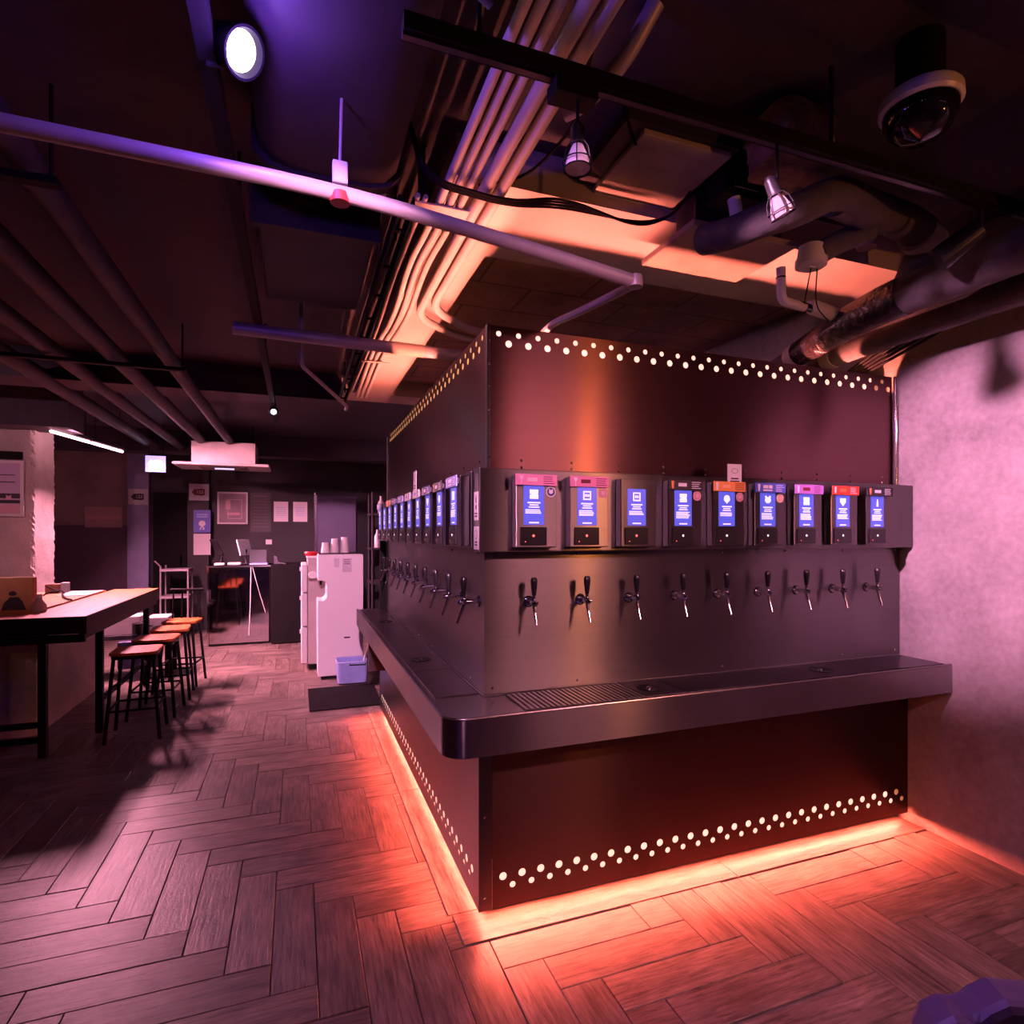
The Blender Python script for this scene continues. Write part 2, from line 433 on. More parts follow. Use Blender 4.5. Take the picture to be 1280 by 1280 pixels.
# back wall dressing
struct(B(-3.49, -2.33, YB - .05, YB - .002, 1.58, 2.70).build('trim_1', M('brown_grey_plaster', (.34, .27, .26), .8, noise=(2, .25), bump=.2)))
struct(B(-3.49, -2.33, YB - .06, YB - .002, 0, 1.58).build('trim_2', M('dark_violet_wainscot', (.13, .09, .13), .35)))
struct(B(-3.49, -2.33, YB - .10, YB - .002, 2.70, 2.73).build('trim_3', m_paper))
struct(B(-2.33, -2.06, YB - .14, YB - .002, 0, 2.84).build('trim_4', M('blue_lit_column', (.30, .30, .48), .5)))  # blue glow of the sign put into the column's colour
struct(B(-1.56, -1.27, YB - .12, YB - .002, 0, 2.84).build('trim_5', m_black_wall))
dr = struct(B(-2.02, -1.58, YB - .05, YB - .002, 0, 2.08).build('dark_opening_1', m_blackmt))  # black panel stands in for the darkness of an open corridor
MB().tube([(-1.66, YB - .06, 1.0), (-1.66, YB - .10, 1.0), (-1.66, YB - .10, 1.14), (-1.66, YB - .06, 1.14)], .012, 8).build('panel_handle', m_steel_dk, dr)  # made-up handle on the black stand-in panel

# ================================================================== the tap wall
YBASE, XBASE = 2.07, .63
YMID, XMID = 2.12, .667
YTOP, XTOP = 2.15, .69
YEND = 4.75
bar = thing('tap_wall', 'stainless steel self-service tap wall with rows of glowing holes at top and foot', 'tap wall', (1.7, 2.9, 0), world=True)
def P_(mb, name, mat, **k): return mb.build(name, mat, bar, **k)
def holed_panel(axis, plane, a0, a1, z0, z1, rows, name, mat):
    """sheet with real round holes; rows = list of (z centre, radius, first, pitch, count)"""
    m = MB(); rows = sorted(rows)
    f3 = (lambda a, z: (a, plane, z)) if axis == 'x' else (lambda a, z: (plane, a, z))
    def quad(p0, p1, q0, q1):
        if p1 - p0 < 1e-5 or q1 - q0 < 1e-5: return
        m.add([f3(p0, q0), f3(p1, q0), f3(p1, q1), f3(p0, q1)], [(0, 1, 2, 3)])
    zc = z0
    for i, (z, r, first, pitch, cnt) in enumerate(rows):
        lo = max(zc, z - r * 1.15); hi = z + r * 1.15
        if i + 1 < len(rows): hi = min(hi, (z + rows[i + 1][0]) / 2)
        lo = max(lo, zc)
        quad(a0, a1, zc, lo)
        cur = a0
        for k in range(cnt):
            c = first + k * pitch; h0, h1 = c - r * 1.2, c + r * 1.2
            quad(cur, h0, lo, hi)
            nseg = 16; V = []; F = []
            for j in range(nseg):
                t = 2 * PI * j / nseg; dx, dz = math.cos(t), math.sin(t)
                sx = (r * 1.2) / abs(dx) if abs(dx) > 1e-6 else 1e9
                sz = ((hi - z) if dz > 0 else (z - lo)) / abs(dz) if abs(dz) > 1e-6 else 1e9
                q = min(sx, sz)
                V.append(f3(c + r * dx, z + r * dz)); V.append(f3(c + q * dx, z + q * dz))
            for j in range(nseg):
                j2 = (j + 1) % nseg
                F.append((2 * j, 2 * j2, 2 * j2 + 1, 2 * j + 1))
            # corner triangles
            for (cxs, czs) in ((h1, hi), (h0, hi), (h0, lo), (h1, lo)):
                best = sorted(range(nseg), key=lambda j: (V[2 * j + 1][0] - f3(cxs, czs)[0]) ** 2 + (V[2 * j + 1][1] - f3(cxs, czs)[1]) ** 2 + (V[2 * j + 1][2] - czs) ** 2)[:2]
                V.append(f3(cxs, czs)); F.append((2 * best[0] + 1, 2 * best[1] + 1, len(V) - 1))
            m.add(V, F); cur = h1
        quad(cur, a1, lo, hi); zc = hi
    quad(a0, a1, zc, z1)
    # returns on all edges so that the sheet has thickness
    return P_(m, name, mat)

ZTOP = 2.262
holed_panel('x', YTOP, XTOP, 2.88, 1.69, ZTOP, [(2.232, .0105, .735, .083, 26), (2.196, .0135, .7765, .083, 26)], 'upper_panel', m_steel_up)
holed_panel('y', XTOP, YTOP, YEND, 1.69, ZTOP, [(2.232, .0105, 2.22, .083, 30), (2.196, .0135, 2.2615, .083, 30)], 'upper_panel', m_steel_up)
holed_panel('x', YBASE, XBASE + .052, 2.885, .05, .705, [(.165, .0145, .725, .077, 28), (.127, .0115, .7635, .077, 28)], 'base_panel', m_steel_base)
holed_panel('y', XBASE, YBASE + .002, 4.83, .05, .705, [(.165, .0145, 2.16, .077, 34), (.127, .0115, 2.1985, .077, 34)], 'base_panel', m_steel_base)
# diffusers behind the holes
P_(B(.70, 2.74, YTOP + .006, YTOP + .008, 2.175, 2.25), 'light_diffuser', m_diff)
P_(B(2.74, 2.86, YTOP + .006, YTOP + .008, 2.175, 2.25), 'light_diffuser', m_diff_dim)
P_(B(XTOP + .006, XTOP + .008, 2.20, 4.74, 2.175, 2.25), 'light_diffuser', M('led_diffuser_side', (.9, .7, .5), .5, emit=(1.0, .42, .16), es=1.1, sampling=False))
P_(B(.69, 2.80, YBASE + .010, YBASE + .012, .105, .185), 'light_diffuser', m_diff)
P_(B(2.80, 2.88, YBASE + .010, YBASE + .012, .105, .185), 'light_diffuser', m_diff_dim)
P_(B(XBASE + .010, XBASE + .012, 2.12, 4.82, .105, .185), 'light_diffuser', m_diff)
# back sheets of the light boxes
P_(B(.73, 2.885, 2.200, 2.204, 1.70, ZTOP), 'light_box_back', m_steel_dk)
P_(B(.738, .742, 2.206, YEND, 1.70, ZTOP), 'light_box_back', m_steel_dk)
P_(B(.69, .742, YEND + .001, YEND + .005, 1.69, ZTOP), 'light_box_end', m_steel_dk)
# corner edge strips
P_(B(.688, .7005, 2.1465, 2.1495, 1.692, ZTOP + .002), 'corner_strip', m_steel)
P_(B(.6865, .6895, 2.1465, 2.17, 1.692, ZTOP + .002), 'corner_strip', m_steel)
P_(B(XBASE - .001, XBASE + .05, YBASE - .003, YBASE + .001, .05, .704), 'corner_strip', m_steel_dk)
P_(B(XBASE + .0502, XBASE + .0518, YBASE - .004, YBASE, .05, .24), 'seam_strip', m_chrome)
# end post by the concrete wall
P_(MB().tube([(2.888, 2.135, 1.70), (2.888, 2.135, 2.26)], .011, 12), 'end_post', m_chrome, smooth=True)
# middle tap panels and inner carcass
P_(B(XMID, 2.895, YMID, YMID + .004, .83, 1.40), 'tap_panel', m_steel)
P_(B(XMID, XMID + .004, YMID + .0045, YEND, .83, 1.40), 'tap_panel', m_steel)
P_(B(XMID + .03, 2.885, YMID + .04, YMID + .06, .05, 1.70), 'carcass', m_blackmt)
P_(B(XMID + .03, XMID + .05, YMID + .065, YEND, .05, 1.70), 'carcass', m_blackmt)
P_(B(XBASE, 2.885, YEND + .081, YEND + .10, .05, 1.70), 'carcass_end', m_blackmt)
# recessed plinth under the base panels
P_(B(.74, 2.89, 2.165, 2.20, .002, .075), 'plinth', m_dark_wall)
P_(B(.70, .74, 2.165, 4.83, .002, .075), 'plinth', m_dark_wall)
# long display shelves that carry the screens
P_(B(.622, 2.80, 2.04, YMID - .001, 1.385, 1.695), 'display_shelf', m_steel, bevel=.004)
P_(B(.615, XMID - .001, 2.125, 4.62, 1.40, 1.69), 'display_shelf', m_steel, bevel=.004)
P_(B(2.80, 2.893, 2.05, YMID - .001, 1.385, 1.695), 'display_shelf_end', m_steel, bevel=.003)
# screws
def screws(pts, nrm, name='screw_row'):
    m = MB()
    for p in pts:
        p = Vector(p); n = Vector(nrm)
        m.tube([p, p + n * .002, p + n * .0045], [.0055, .0055, .0022], 8)
    o = P_(m, name, m_chrome, smooth=True); tag(o, kind='stuff')
screws([(.83 + .22 * i, YTOP, z) for i in range(10) for z in (1.715, 1.742)], (0, -1, 0))
screws([(XTOP, 2.25 + .24 * i, z) for i in range(10) for z in (1.715, 1.742)], (-1, 0, 0))
screws([(.695, 2.1465, 1.75 + .09 * i) for i in range(6)], (0, -1, 0))
screws([(.70 + .36 * i, YMID, 1.372) for i in range(7)] + [(.70 + .36 * i, YMID, .862) for i in range(7)], (0, -1, 0))
screws([(XMID, 2.30 + .36 * i, .862) for i in range(7)] + [(XMID, 2.2 + .4 * i, 1.378) for i in range(6)], (-1, 0, 0))
screws([(XBASE + .02, YBASE - .003, z) for z in (.10, .40, .66)], (0, -1, 0))

# ------------------------------------------------------------------ drip tray
tray = thing('drip_tray', 'L-shaped stainless drip tray shelf with rounded corner below the taps', 'drip tray', (1.0, 2.0, .70), world=True)
def T_(mb, name, mat, **k): return mb.build(name, mat, tray, **k)
TX, TY, RC = .455, 1.865, .085
def tray_outline(off):
    P = [(2.898, TY + off), (2.898, YMID - .001), (XMID - .001, YMID - .001), (XMID - .001, 4.95), (TX + off, 4.95)]
    r = RC - off; cx, cy = TX + RC, TY + RC
    for i in range(13):
        t = PI + PI / 2 * i / 12; P.append((cx + r * math.cos(t), cy + r * math.sin(t)))
    return P
T_(MB().prism(tray_outline(0), .705, .833), 'tray_body', M('brushed_steel_apron', (.40, .37, .38), .24, 1.0, noise=(3, .03), aniso=1., stretch=(1, 1, 30)), smooth=True)
m_rim = MB()
po, pi_ = tray_outline(0), tray_outline(.010)
V = [(p[0], p[1], .8335) for p in po] + [(p[0], p[1], .841) for p in po]
# raised outer rim follows the outer edge only
rim_pts = [(p[0], p[1], .8365) for p in [(TX + .004, 4.94)] + po[5:] + [(2.895, TY + .004)]]
T_(MB().tube(rim_pts, .0042, 8), 'rim', m_tray, smooth=True)
T_(MB().tube([(XMID - .004, 4.94, .837), (XMID - .004, YMID - .004, .837), (2.893, YMID - .004, .837)], .0035, 8), 'back_bead', m_chrome, smooth=True)
m_plate = M('tray_plate_steel', (.16, .14, .17), .30, 1.0, noise=(6, .15))
def plate(x0, x1, y0, y1): return T_(B(x0, x1, y0, y1, .8335, .8365), 'tray_plate', m_plate)
plate(1.43, 1.98, TY + .03, YMID - .012); plate(1.985, 2.88, TY + .03, YMID - .012)
plate(TX + .03, XMID - .012, 2.60, 3.44); plate(TX + .03, XMID - .012, 3.445, 4.90); plate(TX + .03, XMID - .012, 2.16, 2.595)
# slotted grille
gr = T_(B(.745, 1.42, TY + .03, YMID - .012, .8335, .8345), 'grille_base', M('grille_slot_black', (.012, .010, .012), .5))
bar_mb = B(-.0065, .0065, TY + .032, YMID - .014, .8345, .8375)
first = None
for i in range(24):
    if first is None:
        first = bar_mb.build('grille_bar', m_tray, gr); o = first
    else:
        o = first.copy(); COL.objects.link(o)
    o.parent = gr; o.matrix_parent_inverse = Matrix(); o.location = (.757 + i * .0205, 0, 0)
T_(B(1.245, 1.42, TY + .03, YMID - .012, .8346, .8372), 'tray_plate', m_plate)
def drain(x, y):
    d = T_(MB().lathe([(.0, 0), (.048, 0), (.050, .002), (.047, .004), (.02, .001), (0, .001)], (x, y, .8366), 28), 'drain', m_glassblk, smooth=True)
    MB().lathe([(0, 0), (.009, 0), (.008, .005), (0, .007)], (x, y, .8376), 12).build('drain_knob', m_chrome, d, smooth=True)
for p in ((1.315, 1.995), (2.22, 1.995), (.565, 2.83), (.58, 4.15)): drain(*p)
T_(B(.455 + .03, .63, 4.35, 4.38, .45, .704), 'bracket', m_steel_dk)

# ------------------------------------------------------------------ beer taps
def make_tap():
    t = thing('beer_tap', 'x', 'beer tap')
    MB().lathe([(.0, .0), (.019, 0), (.019, .004), (.014, .009), (.0, .009)], (0, 0, 0), 20, 'y').build('collar', m_chrome, t, smooth=True)
    MB().lathe([(.021, -.0005), (.0225, 0), (.0225, .002), (.019, .002)], (0, 0, 0), 20, 'y').build('gasket', m_blackpl, t, smooth=True)
    bd = MB().tube([(0, -.008, 0), (0, -.03, .001), (0, -.046, 0), (0, -.060, -.001), (0, -.078, -.003), (0, -.086, -.004)], [.0085, .0085, .011, .0115, .009, .004], 14).build('tap_body', m_chrome, t, smooth=True)
    MB().tube([(.010, -.062, 0), (.018, -.062, 0)], .006, 10).build('flow_lever', m_chrome, bd, smooth=True)
    MB().tube([(0, -.062, -.005), (0, -.066, -.022), (0, -.074, -.045), (0, -.088, -.082)], [.0085, .0068, .0058, .0046], 12).build('spout', m_chrome, t, smooth=True)
    MB().lathe([(.008, .004), (.009, .012), (.006, .018), (.0075, .024), (.0065, .032)], (0, -.062, 0), 14).build('stem', m_chrome, t, smooth=True)
    MB().lathe([(0, .028), (.0072, .028), (.0085, .034), (.0118, .060), (.0135, .078), (.0130, .090), (.0095, .097), (0, .099)], (0, -.062, 0), 16).build('handle', m_blackpl, t, smooth=True)
    return t
FB = ['pink glass banner', 'pink banner with dark red patch', 'bare blue screen', 'black banner', 'orange banner', 'blue and white banner', 'purple banner', 'red banner', 'black banner beside the concrete wall']
tap0 = make_tap()
for i in range(9):
    t = tap0 if i == 0 else copy_tree(tap0)
    t.location = (.846 + .2265 * i, YMID, 1.188)
    tag(t, 'chrome beer tap under the ' + ('screen with the ' if i != 2 else '') + FB[i] + (' and round sticker' if i == 3 else ''), 'beer tap', 'taps on the long front of the bar')
for i in range(10):
    t = copy_tree(tap0); t.location = (XMID, 2.19 + .245 * i, 1.188); t.rotation_euler = (0, 0, -PI / 2)
    tag(t, 'chrome beer tap with black handle on the shorter side face of the bar', 'beer tap', 'taps on the side face of the bar')

# ------------------------------------------------------------------ display modules
def bars(lines, y):
    m = MB()
    for (x0, x1, z0, z1) in lines: m.box(x0, x1, y - .0006, y, z0, z1)
    return m
def icon_shape(kind, cx, cz, s, y):
    m = MB()
    if kind == 0: m.prism([(cx - s, cz + s), (cx - s, cz + s * .1), (cx - s * .7, cz + s * .1), (cx - s * .7, cz - s * .1), (cx - s, cz - s * .1), (cx - s, cz - s), (cx + s, cz - s), (cx + s, cz - s * .1), (cx + s * .8, cz), (cx + s, cz + s * .2), (cx + s, cz + s)], y - .0006, y, 'y')
    elif kind == 1:
        for (a, b, c, d) in ((-1, 1, .7, 1), (-1, 1, -1, -.7), (-1, -.7, -.7, .7), (.7, 1, -.7, .7), (-.5, -.1, -.3, .3), (.1, .5, -.3, .3)): m.box(cx + a * s, cx + b * s, y - .0006, y, cz + c * s, cz + d * s)
    elif kind == 2:
        m.prism([(cx + s * math.cos(t * PI / 8) * .9, cz + s * (.15 + math.sin(t * PI / 8) * .85)) for t in range(0, 9)] + [(cx - s * .9, cz - s * .3), (cx - s * .3, cz - s * .8), (cx, cz - s * 1.15), (cx + s * .3, cz - s * .8), (cx + s * .9, cz - s * .3)], y - .0006, y, 'y')
    elif kind == 3:
        m.prism([(cx + s * .95 * math.cos(t * PI / 10), cz + s * .8 * math.sin(t * PI / 10)) for t in range(20)], y - .0006, y, 'y')
        m.box(cx - s * .9, cx - s * .4, y - .0006, y, cz + .6 * s, cz + 1.1 * s); m.box(cx + s * .4, cx + s * .9, y - .0006, y, cz + .6 * s, cz + 1.1 * s)
    elif kind == 4:
        m.prism([(cx - s, cz + s), (cx - s, cz), (cx, cz - s * 1.1), (cx + s, cz), (cx + s, cz + s)], y - .0006, y, 'y')
    elif kind == 5:
        m.prism([(cx - .3 * s, cz - s), (cx + .3 * s, cz - s), (cx + .3 * s, cz + .1 * s), (cx + .12 * s, cz + .5 * s), (cx + .12 * s, cz + s), (cx - .12 * s, cz + s), (cx - .12 * s, cz + .5 * s), (cx - .3 * s, cz + .1 * s)], y - .0006, y, 'y')
    return m
def cm(name, c, r=.45): return M(name, c, r, noise=(3, .06))
BN = {'pink': cm('banner_pink', (.85, .30, .52)), 'rose': cm('banner_rose', (.80, .25, .45)), 'black': cm('banner_black', (.015, .012, .018)), 'orange': cm('banner_orange', (.85, .33, .08)),
      'blue': cm('banner_blue', (.08, .12, .55)), 'purple': cm('banner_purple', (.42, .17, .55)), 'red': cm('banner_red', (.80, .06, .03)), 'white': cm('banner_white', (.78, .78, .85)), 'lblue': cm('banner_pale_blue', (.28, .34, .75)), 'navy': cm('banner_navy', (.05, .06, .22))}
m_bluest = cm('sticker_navy', (.05, .06, .25)); m_pinkst = cm('sticker_pink', (.75, .45, .50)); m_yelst = cm('sticker_cream', (.75, .66, .45))
m_redled = M('red_led', (.5, .02, .02), .3, emit=(1, .12, .12), es=2.2, sampling=False)
m_whiteled = M('white_led', (.6, .6, .6), .3, emit=(1, .85, .85), es=1.2, sampling=False)
def display(label, loc, rz, icon, banner, sticker, led, group, detail=True, mirror=False):
    t = thing('menu_display', label, 'display', loc, rz, group)
    fy = -.04
    MB().box(0, .165, fy, -.0005, .015, .283).build('housing', m_steel, t, bevel=.003)
    s = MB().box(.030, .113, fy - .0015, fy - .0002, .098, .243).build('screen', m_screen, t)
    y = fy - .0016
    m = icon_shape(icon, .0715, .212, .017, y)
    tx = [(.046, .097, .178, .183), (.054, .089, .170, .174), (.050, .093, .162, .166)]
    z = .152
    for r in range(random.choice((3, 4, 5))):
        tx.append((.037, .037 + random.uniform(.055, .068), z, z + .0035)); z -= .0058
    tx.append((.052, .091, .104, .109))
    b2 = bars(tx, y); m.add(b2.v, b2.f); tag(m.build('screen_print', m_scrtext, s), kind='stuff')
    r = MB().box(.017, .122, fy - .006, fy - .0002, .023, .090).build('card_reader', m_blackpl, t, bevel=.002)
    MB().lathe([(0, 0), (.0048, 0), (.004, .0012), (0, .0014)], (.068, fy - .006, .058), 14, 'y').build('indicator_light', m_redled if led else m_whiteled, r)
    MB().lathe([(0, 0), (.0022, 0), (0, .0008)], (.036, fy - .006, .036), 8, 'y').build('small_indicator', m_redled, r)
    if banner:
        bk, deco = banner
        bo = MB().box(-.006, .160, fy - .013, fy - .009, .244, .285).build('banner', BN[bk], t, bevel=.001)
        by = fy - .0131
        wm = BN['white'] if bk not in ('pink', 'white') else cm('banner_pale', (.9, .62, .72))
        # glass pictogram and text lines
        g = MB(); 
        if deco == 'wine': g.prism([(.010, .279), (.024, .279), (.023, .268), (.0185, .263), (.0185, .252), (.023, .249), (.011, .249), (.0155, .252), (.0155, .263), (.011, .268)], by - .0005, by, 'y')
        else: g.prism([(.006, .280), (.019, .280), (.0165, .249), (.0085, .249)], by - .0005, by, 'y')
        g.build('glass_print', BN['orange'] if bk == 'black' else wm, bo)
        ln = bars([(.105, .105 + random.uniform(.03, .048), .275 - .008 * k, .2775 - .008 * k) for k in range(4)], by)
        ln.build('text_print', BN['white'] if bk in ('black', 'blue', 'navy', 'red', 'lblue') else m_dredprint, bo)
        q = bars([(.035, .062, .262, .276), (.066, .085, .262, .276), (.035, .085, .251, .257)] if bk in ('blue', 'lblue') else [(.040, .080, .258, .272)], by)
        q.build('name_print', {'rose': m_dredprint, 'black': BN['white'], 'blue': BN['white'], 'lblue': BN['white'], 'purple': m_dredprint, 'pink': cm('banner_pale', (.9, .62, .72)), 'orange': cm('banner_amber', (.9, .5, .25)), 'red': cm('banner_scarlet', (.95, .2, .08)), 'white': BN['lblue'], 'navy': BN['white']}[bk], bo)
        # clip that holds the banner
        MB().box(.002, .150, fy - .009, fy - .0002, .255, .275).build('banner_clip', m_steel_dk, t)
    if sticker:
        st = MB().lathe([(0, 0), (.0195, 0), (.0195, .0012), (0, .0012)], (.140, fy - .0002, .222), 24, 'y').build('round_sticker', {'navy': BN['white'], 'pink': m_pinkst, 'cream': m_yelst}[sticker], t)
        MB().lathe([(0, 0), (.0165, 0), (.0165, .0004), (0, .0004)], (.140, fy - .0014, .222), 20, 'y').build('sticker_disc', {'navy': m_bluest, 'pink': cm('sticker_rose', (.6, .28, .34)), 'cream': cm('sticker_gold', (.7, .5, .3))}[sticker], st)
        icon_shape(3, .140, .222, .009, fy - .0019).build('sticker_print', BN['white'] if sticker == 'navy' else m_pinkst, st)
    return t
DZ = 1.387
FD = [('wine', 'pink', 0, 'navy', 1), ('wine', 'rose', 1, 'pink', 1), (None, None, 1, None, 1), ('beer', 'black', 0, 'pink', 0), ('beer', 'orange', 2, 'pink', 0), ('beer', 'blue', 3, 'cream', 0), ('beer', 'purple', 0, None, 0), ('beer', 'red', 4, None, 0), ('beer', 'black', 5, None, 0)]
FL = ['menu display with pale pink banner and navy round sticker on the bar front', 'menu display with rose pink banner and pink round sticker on the bar front', 'menu display without any banner, plain blue screen in steel housing', 'menu display with black banner and pink round sticker',
      'menu display with orange banner and pink round sticker', 'menu display with blue banner and cream round sticker', 'menu display with purple banner and no sticker', 'menu display with bright red banner', 'menu display with black banner next to the concrete wall']
for i, (deco, bk, ic, st, led) in enumerate(FD):
    display(FL[i], (.75 + .22 * i, 2.04, DZ), 0, ic, (bk, deco) if bk else None, st, led, 'menu displays on the long front of the bar')
LDEF = ['lblue', 'black', 'navy', 'white', 'white', 'lblue', 'navy', 'orange', None, 'lblue']
LLAB = ['menu display with pale blue banner at the bar corner of the side face', 'menu display with black banner on the shorter side face', 'menu display with navy banner between a black and a white one', 'menu display with white banner beside a navy one on the side face',
        'menu display with white banner under the tall notice tag', 'menu display with pale blue banner between a white and a navy one', 'menu display with navy banner beside the orange one on the side face', 'menu display with orange banner on the shorter side face',
        'menu display without banner on the shorter side face', 'menu display with pale blue banner at the far end of the side face']
LN = {'lblue': 'pale blue', 'black': 'black', 'navy': 'navy', 'white': 'white', 'orange': 'orange'}
for i, bk in enumerate(LDEF):
    y0 = 2.135 + .242 * i
    display(LLAB[i],
            (.615, y0 + .165, DZ + .003), -PI / 2, (i * 2) % 6, (bk, 'beer') if bk else None, None, 0, 'menu displays on the side face of the bar')

def sign_card(name, label, cat, c, w_, h_, nrm, face, prints, group=None, th=.003, mat=None):
    """flat card; prints = list of (mb builder in card coords u right, v up, material)"""
    t = thing(name, label, cat, c, {'-y': 0, '-x': -PI / 2}[nrm], group)
    MB().box(-w_ / 2, w_ / 2, -th, 0, -h_ / 2, h_ / 2).build('card', mat or m_paper, t)
    for nm, mb, mt in prints: mb.build(nm, mt, t)
    return t
def ring_mb(cx, cz, rx, rz_, y, n=24, th=.12):
    m = MB(); V = []; F = []
    for j in range(n):
        a = 2 * PI * j / n
        V.append((cx + rx * math.cos(a), y, cz + rz_ * math.sin(a))); V.append((cx + rx * (1 - th) * math.cos(a), y, cz + rz_ * (1 - th) * math.sin(a)))
    for j in range(n): F.append((2 * j, 2 * ((j + 1) % n), 2 * ((j + 1) % n) + 1, 2 * j + 1))
    return m.add(V, F)
# small white tags standing on the shelves and stickers on the shelf end
for (nm, c, nrm, sz, lb) in (('notice_tag', (1.772, 2.035, 1.706), '-y', (.075, .095), 'square white notice tag above the orange banner'),
                             ('notice_tag', (.605, 3.18, 1.73), '-x', (.075, .13), 'tall white notice tag on the side shelf of the bar')):
    sign_card(nm, lb, 'tag', c, *sz, nrm, None, [('oval_print', ring_mb(0, .018, .018, .011, -.0035), m_print), ('text_print', bars([(-.02, .02, -.018, -.012), (-.024, .024, -.03, -.024)], -.003), m_print)], 'white notice tags')
sign_card('sticker', 'white pictogram sticker on the end of the front display shelf', 'sticker', (.6215, 2.072, 1.555), .052, .105, '-x', None,
          [('pictogram', icon_shape(5, 0, .028, .016, -.0015), m_print), ('glass_print', B(-.006, .006, -.0021, -.0015, -.012, .004), m_print), ('text_print', bars([(-.015, .015, -.03, -.025), (-.015, .015, -.04, -.035)], -.0015), m_print)], th=.0015)
sign_card('sticker', 'white sticker with a circle on the end of the front display shelf', 'sticker', (.6215, 2.072, 1.437), .056, .085, '-x', None,
          [('circle_print', ring_mb(0, .012, .016, .016, -.002), m_print), ('text_print', bars([(-.015, .015, -.018, -.013), (-.015, .015, -.028, -.023)], -.0015), m_print)], th=.0015)

# ================================================================== ceiling services
def pipe(name, label, cat, pts, r, mat, group=None, n=14, bendr=.08):
    o = MB().tube(bend(pts, bendr) if len(pts) > 2 else pts, r, n).build(name, mat, smooth=True)
    return tag(o, label, cat, group)
# conduits running beside the bar
cz = 2.66
cl = 'slim pale conduit in the bundle that runs along the ceiling beside the bar'
for x, r, ye in ((.485, .0145, 5.25), (.522, .0145, 5.25), (.560, .0145, 5.25)):
    pipe('conduit', cl, 'conduit', [(x, -.4, cz), (x, 2.25, cz), (x - .02, 2.6, cz), (x + .01, 3.2, cz - .02), (x - .02, 3.9, cz), (x, ye, cz)], r, m_conduit, 'slim conduits in the bundle', bendr=.25)
for k, x in enumerate((.400, .428)):
    pipe('conduit', 'thin pale cable conduit at the outer edge of the ceiling bundle', 'conduit', [(x, 2.05, cz - .01), (x - .012, 2.7, cz - .02), (x + .008, 3.4, cz - .015), (x, 5.2, cz)], .009, m_conduit, 'thin conduits in the bundle', 10, .25)
for k, x in enumerate((.612, .665)):
    pipe('conduit', 'thick pale conduit that bends away above the corner of the bar', 'conduit', [(x, -.4, cz - .01), (x, 3.05 + .14 * (1 - k), cz - .01), (x + .30, 3.32 + .12 * (1 - k), cz - .01), (1.9, 3.34 + .12 * (1 - k), cz - .005)], .022, m_conduit, 'thick conduits in the bundle', 16, .14)
cb = thing('conduit_bracket', 'pale steel bracket plate across the conduits behind the hanging pipe', 'bracket', (.5, 2.12, cz - .03), world=True)
B(.385, .60, 2.07, 2.16, cz - .0235, cz - .017).build('plate', m_conduit, cb)
B(.42, .43, 2.07, 2.16, cz - .017, ZC).build('hanger', m_blackmt, cb)
cb = thing('conduit_bracket', 'thin steel strap across the conduits past the cross pipe', 'bracket', (.5, 4.1, cz - .03), world=True)
B(.40, .60, 4.09, 4.12, cz - .024, cz - .019).build('plate', m_conduit, cb)
B(.40, .41, 4.09, 4.12, cz - .019, ZC).build('hanger', m_blackmt, cb)
# junction box and cable tray with black side
tr = thing('cable_ladder', 'black steel cable ladder beside the pale conduits', 'cable ladder', (.36, 3.6, 2.6), world=True)
for x in (.335, .385):
    B(x - .004, x + .004, 2.05, 5.28, 2.58, 2.64).build('side_rail', m_blackmt, tr)
for i in range(10):
    B(.339, .381, 2.2 + i * .32, 2.22 + i * .32, 2.59, 2.60).build('rung', m_blackmt, tr)
for yy in (2.3, 4.9): B(.355, .365, yy, yy + .01, 2.60, ZC).build('hanger', m_blackmt, tr)

# hanging water pipe with clamp
wp = thing('water_pipe', 'grey pipe hung across the aisle that bends down into the bar', 'pipe', (.1, 1.65, 2.37), world=True)
MB().tube(bend([(-3.45, 1.70, 2.44), (-.64, 1.66, 2.395), (.108, 1.65, 2.383), (.62, 1.645, 2.325), (1.03, 1.642, 2.272)], .3), .021, 16).build('pipe_run', m_pipe_grey, wp, smooth=True)
MB().tube(bend([(1.028, 1.640, 2.274), (1.04, 1.66, 2.272), (.99, 1.92, 2.277), (.95, 2.13, 2.288), (.945, 2.24, 2.272), (.945, 2.28, 2.12)], .05), .014, 14).build('branch_pipe', m_pipe_grey, wp, smooth=True)
MB().lathe([(.0, -.02), (.024, -.018), (.026, 0), (.024, .018), (0, .02)], (1.03, 1.642, 2.272), 14).build('elbow', m_pipe_grey, wp, smooth=True)
MB().cyl((.108, 1.65, 2.35), (.108, 1.65, 2.375), .026, n=14).build('clamp', m_red, wp, smooth=True)
B(.088, .128, 1.635, 1.665, 2.40, 2.46).build('clamp_bracket', m_white, wp, bevel=.004)
MB().cyl((.108, 1.65, 2.46), (.113, 1.655, 2.639), .0045, n=8).build('hanger_rod', m_pipe_grey, wp)

# cross pipe between the duct and the bundle
xp = thing('cross_pipe', 'grey pipe crossing the aisle below the conduits with cream sleeve', 'pipe', (.3, 3.4, 2.5), world=True)
MB().tube(bend([(-.32, 3.38, 2.535), (.95, 3.44, 2.535), (1.9, 3.46, 2.545)], .1), .034, 16).build('pipe_run', m_pipe_grey, xp, smooth=True)
MB().tube([(.50, 3.419, 2.535), (.70, 3.428, 2.535)], .0362, 16).build('tape_sleeve', m_cream, xp, smooth=True)

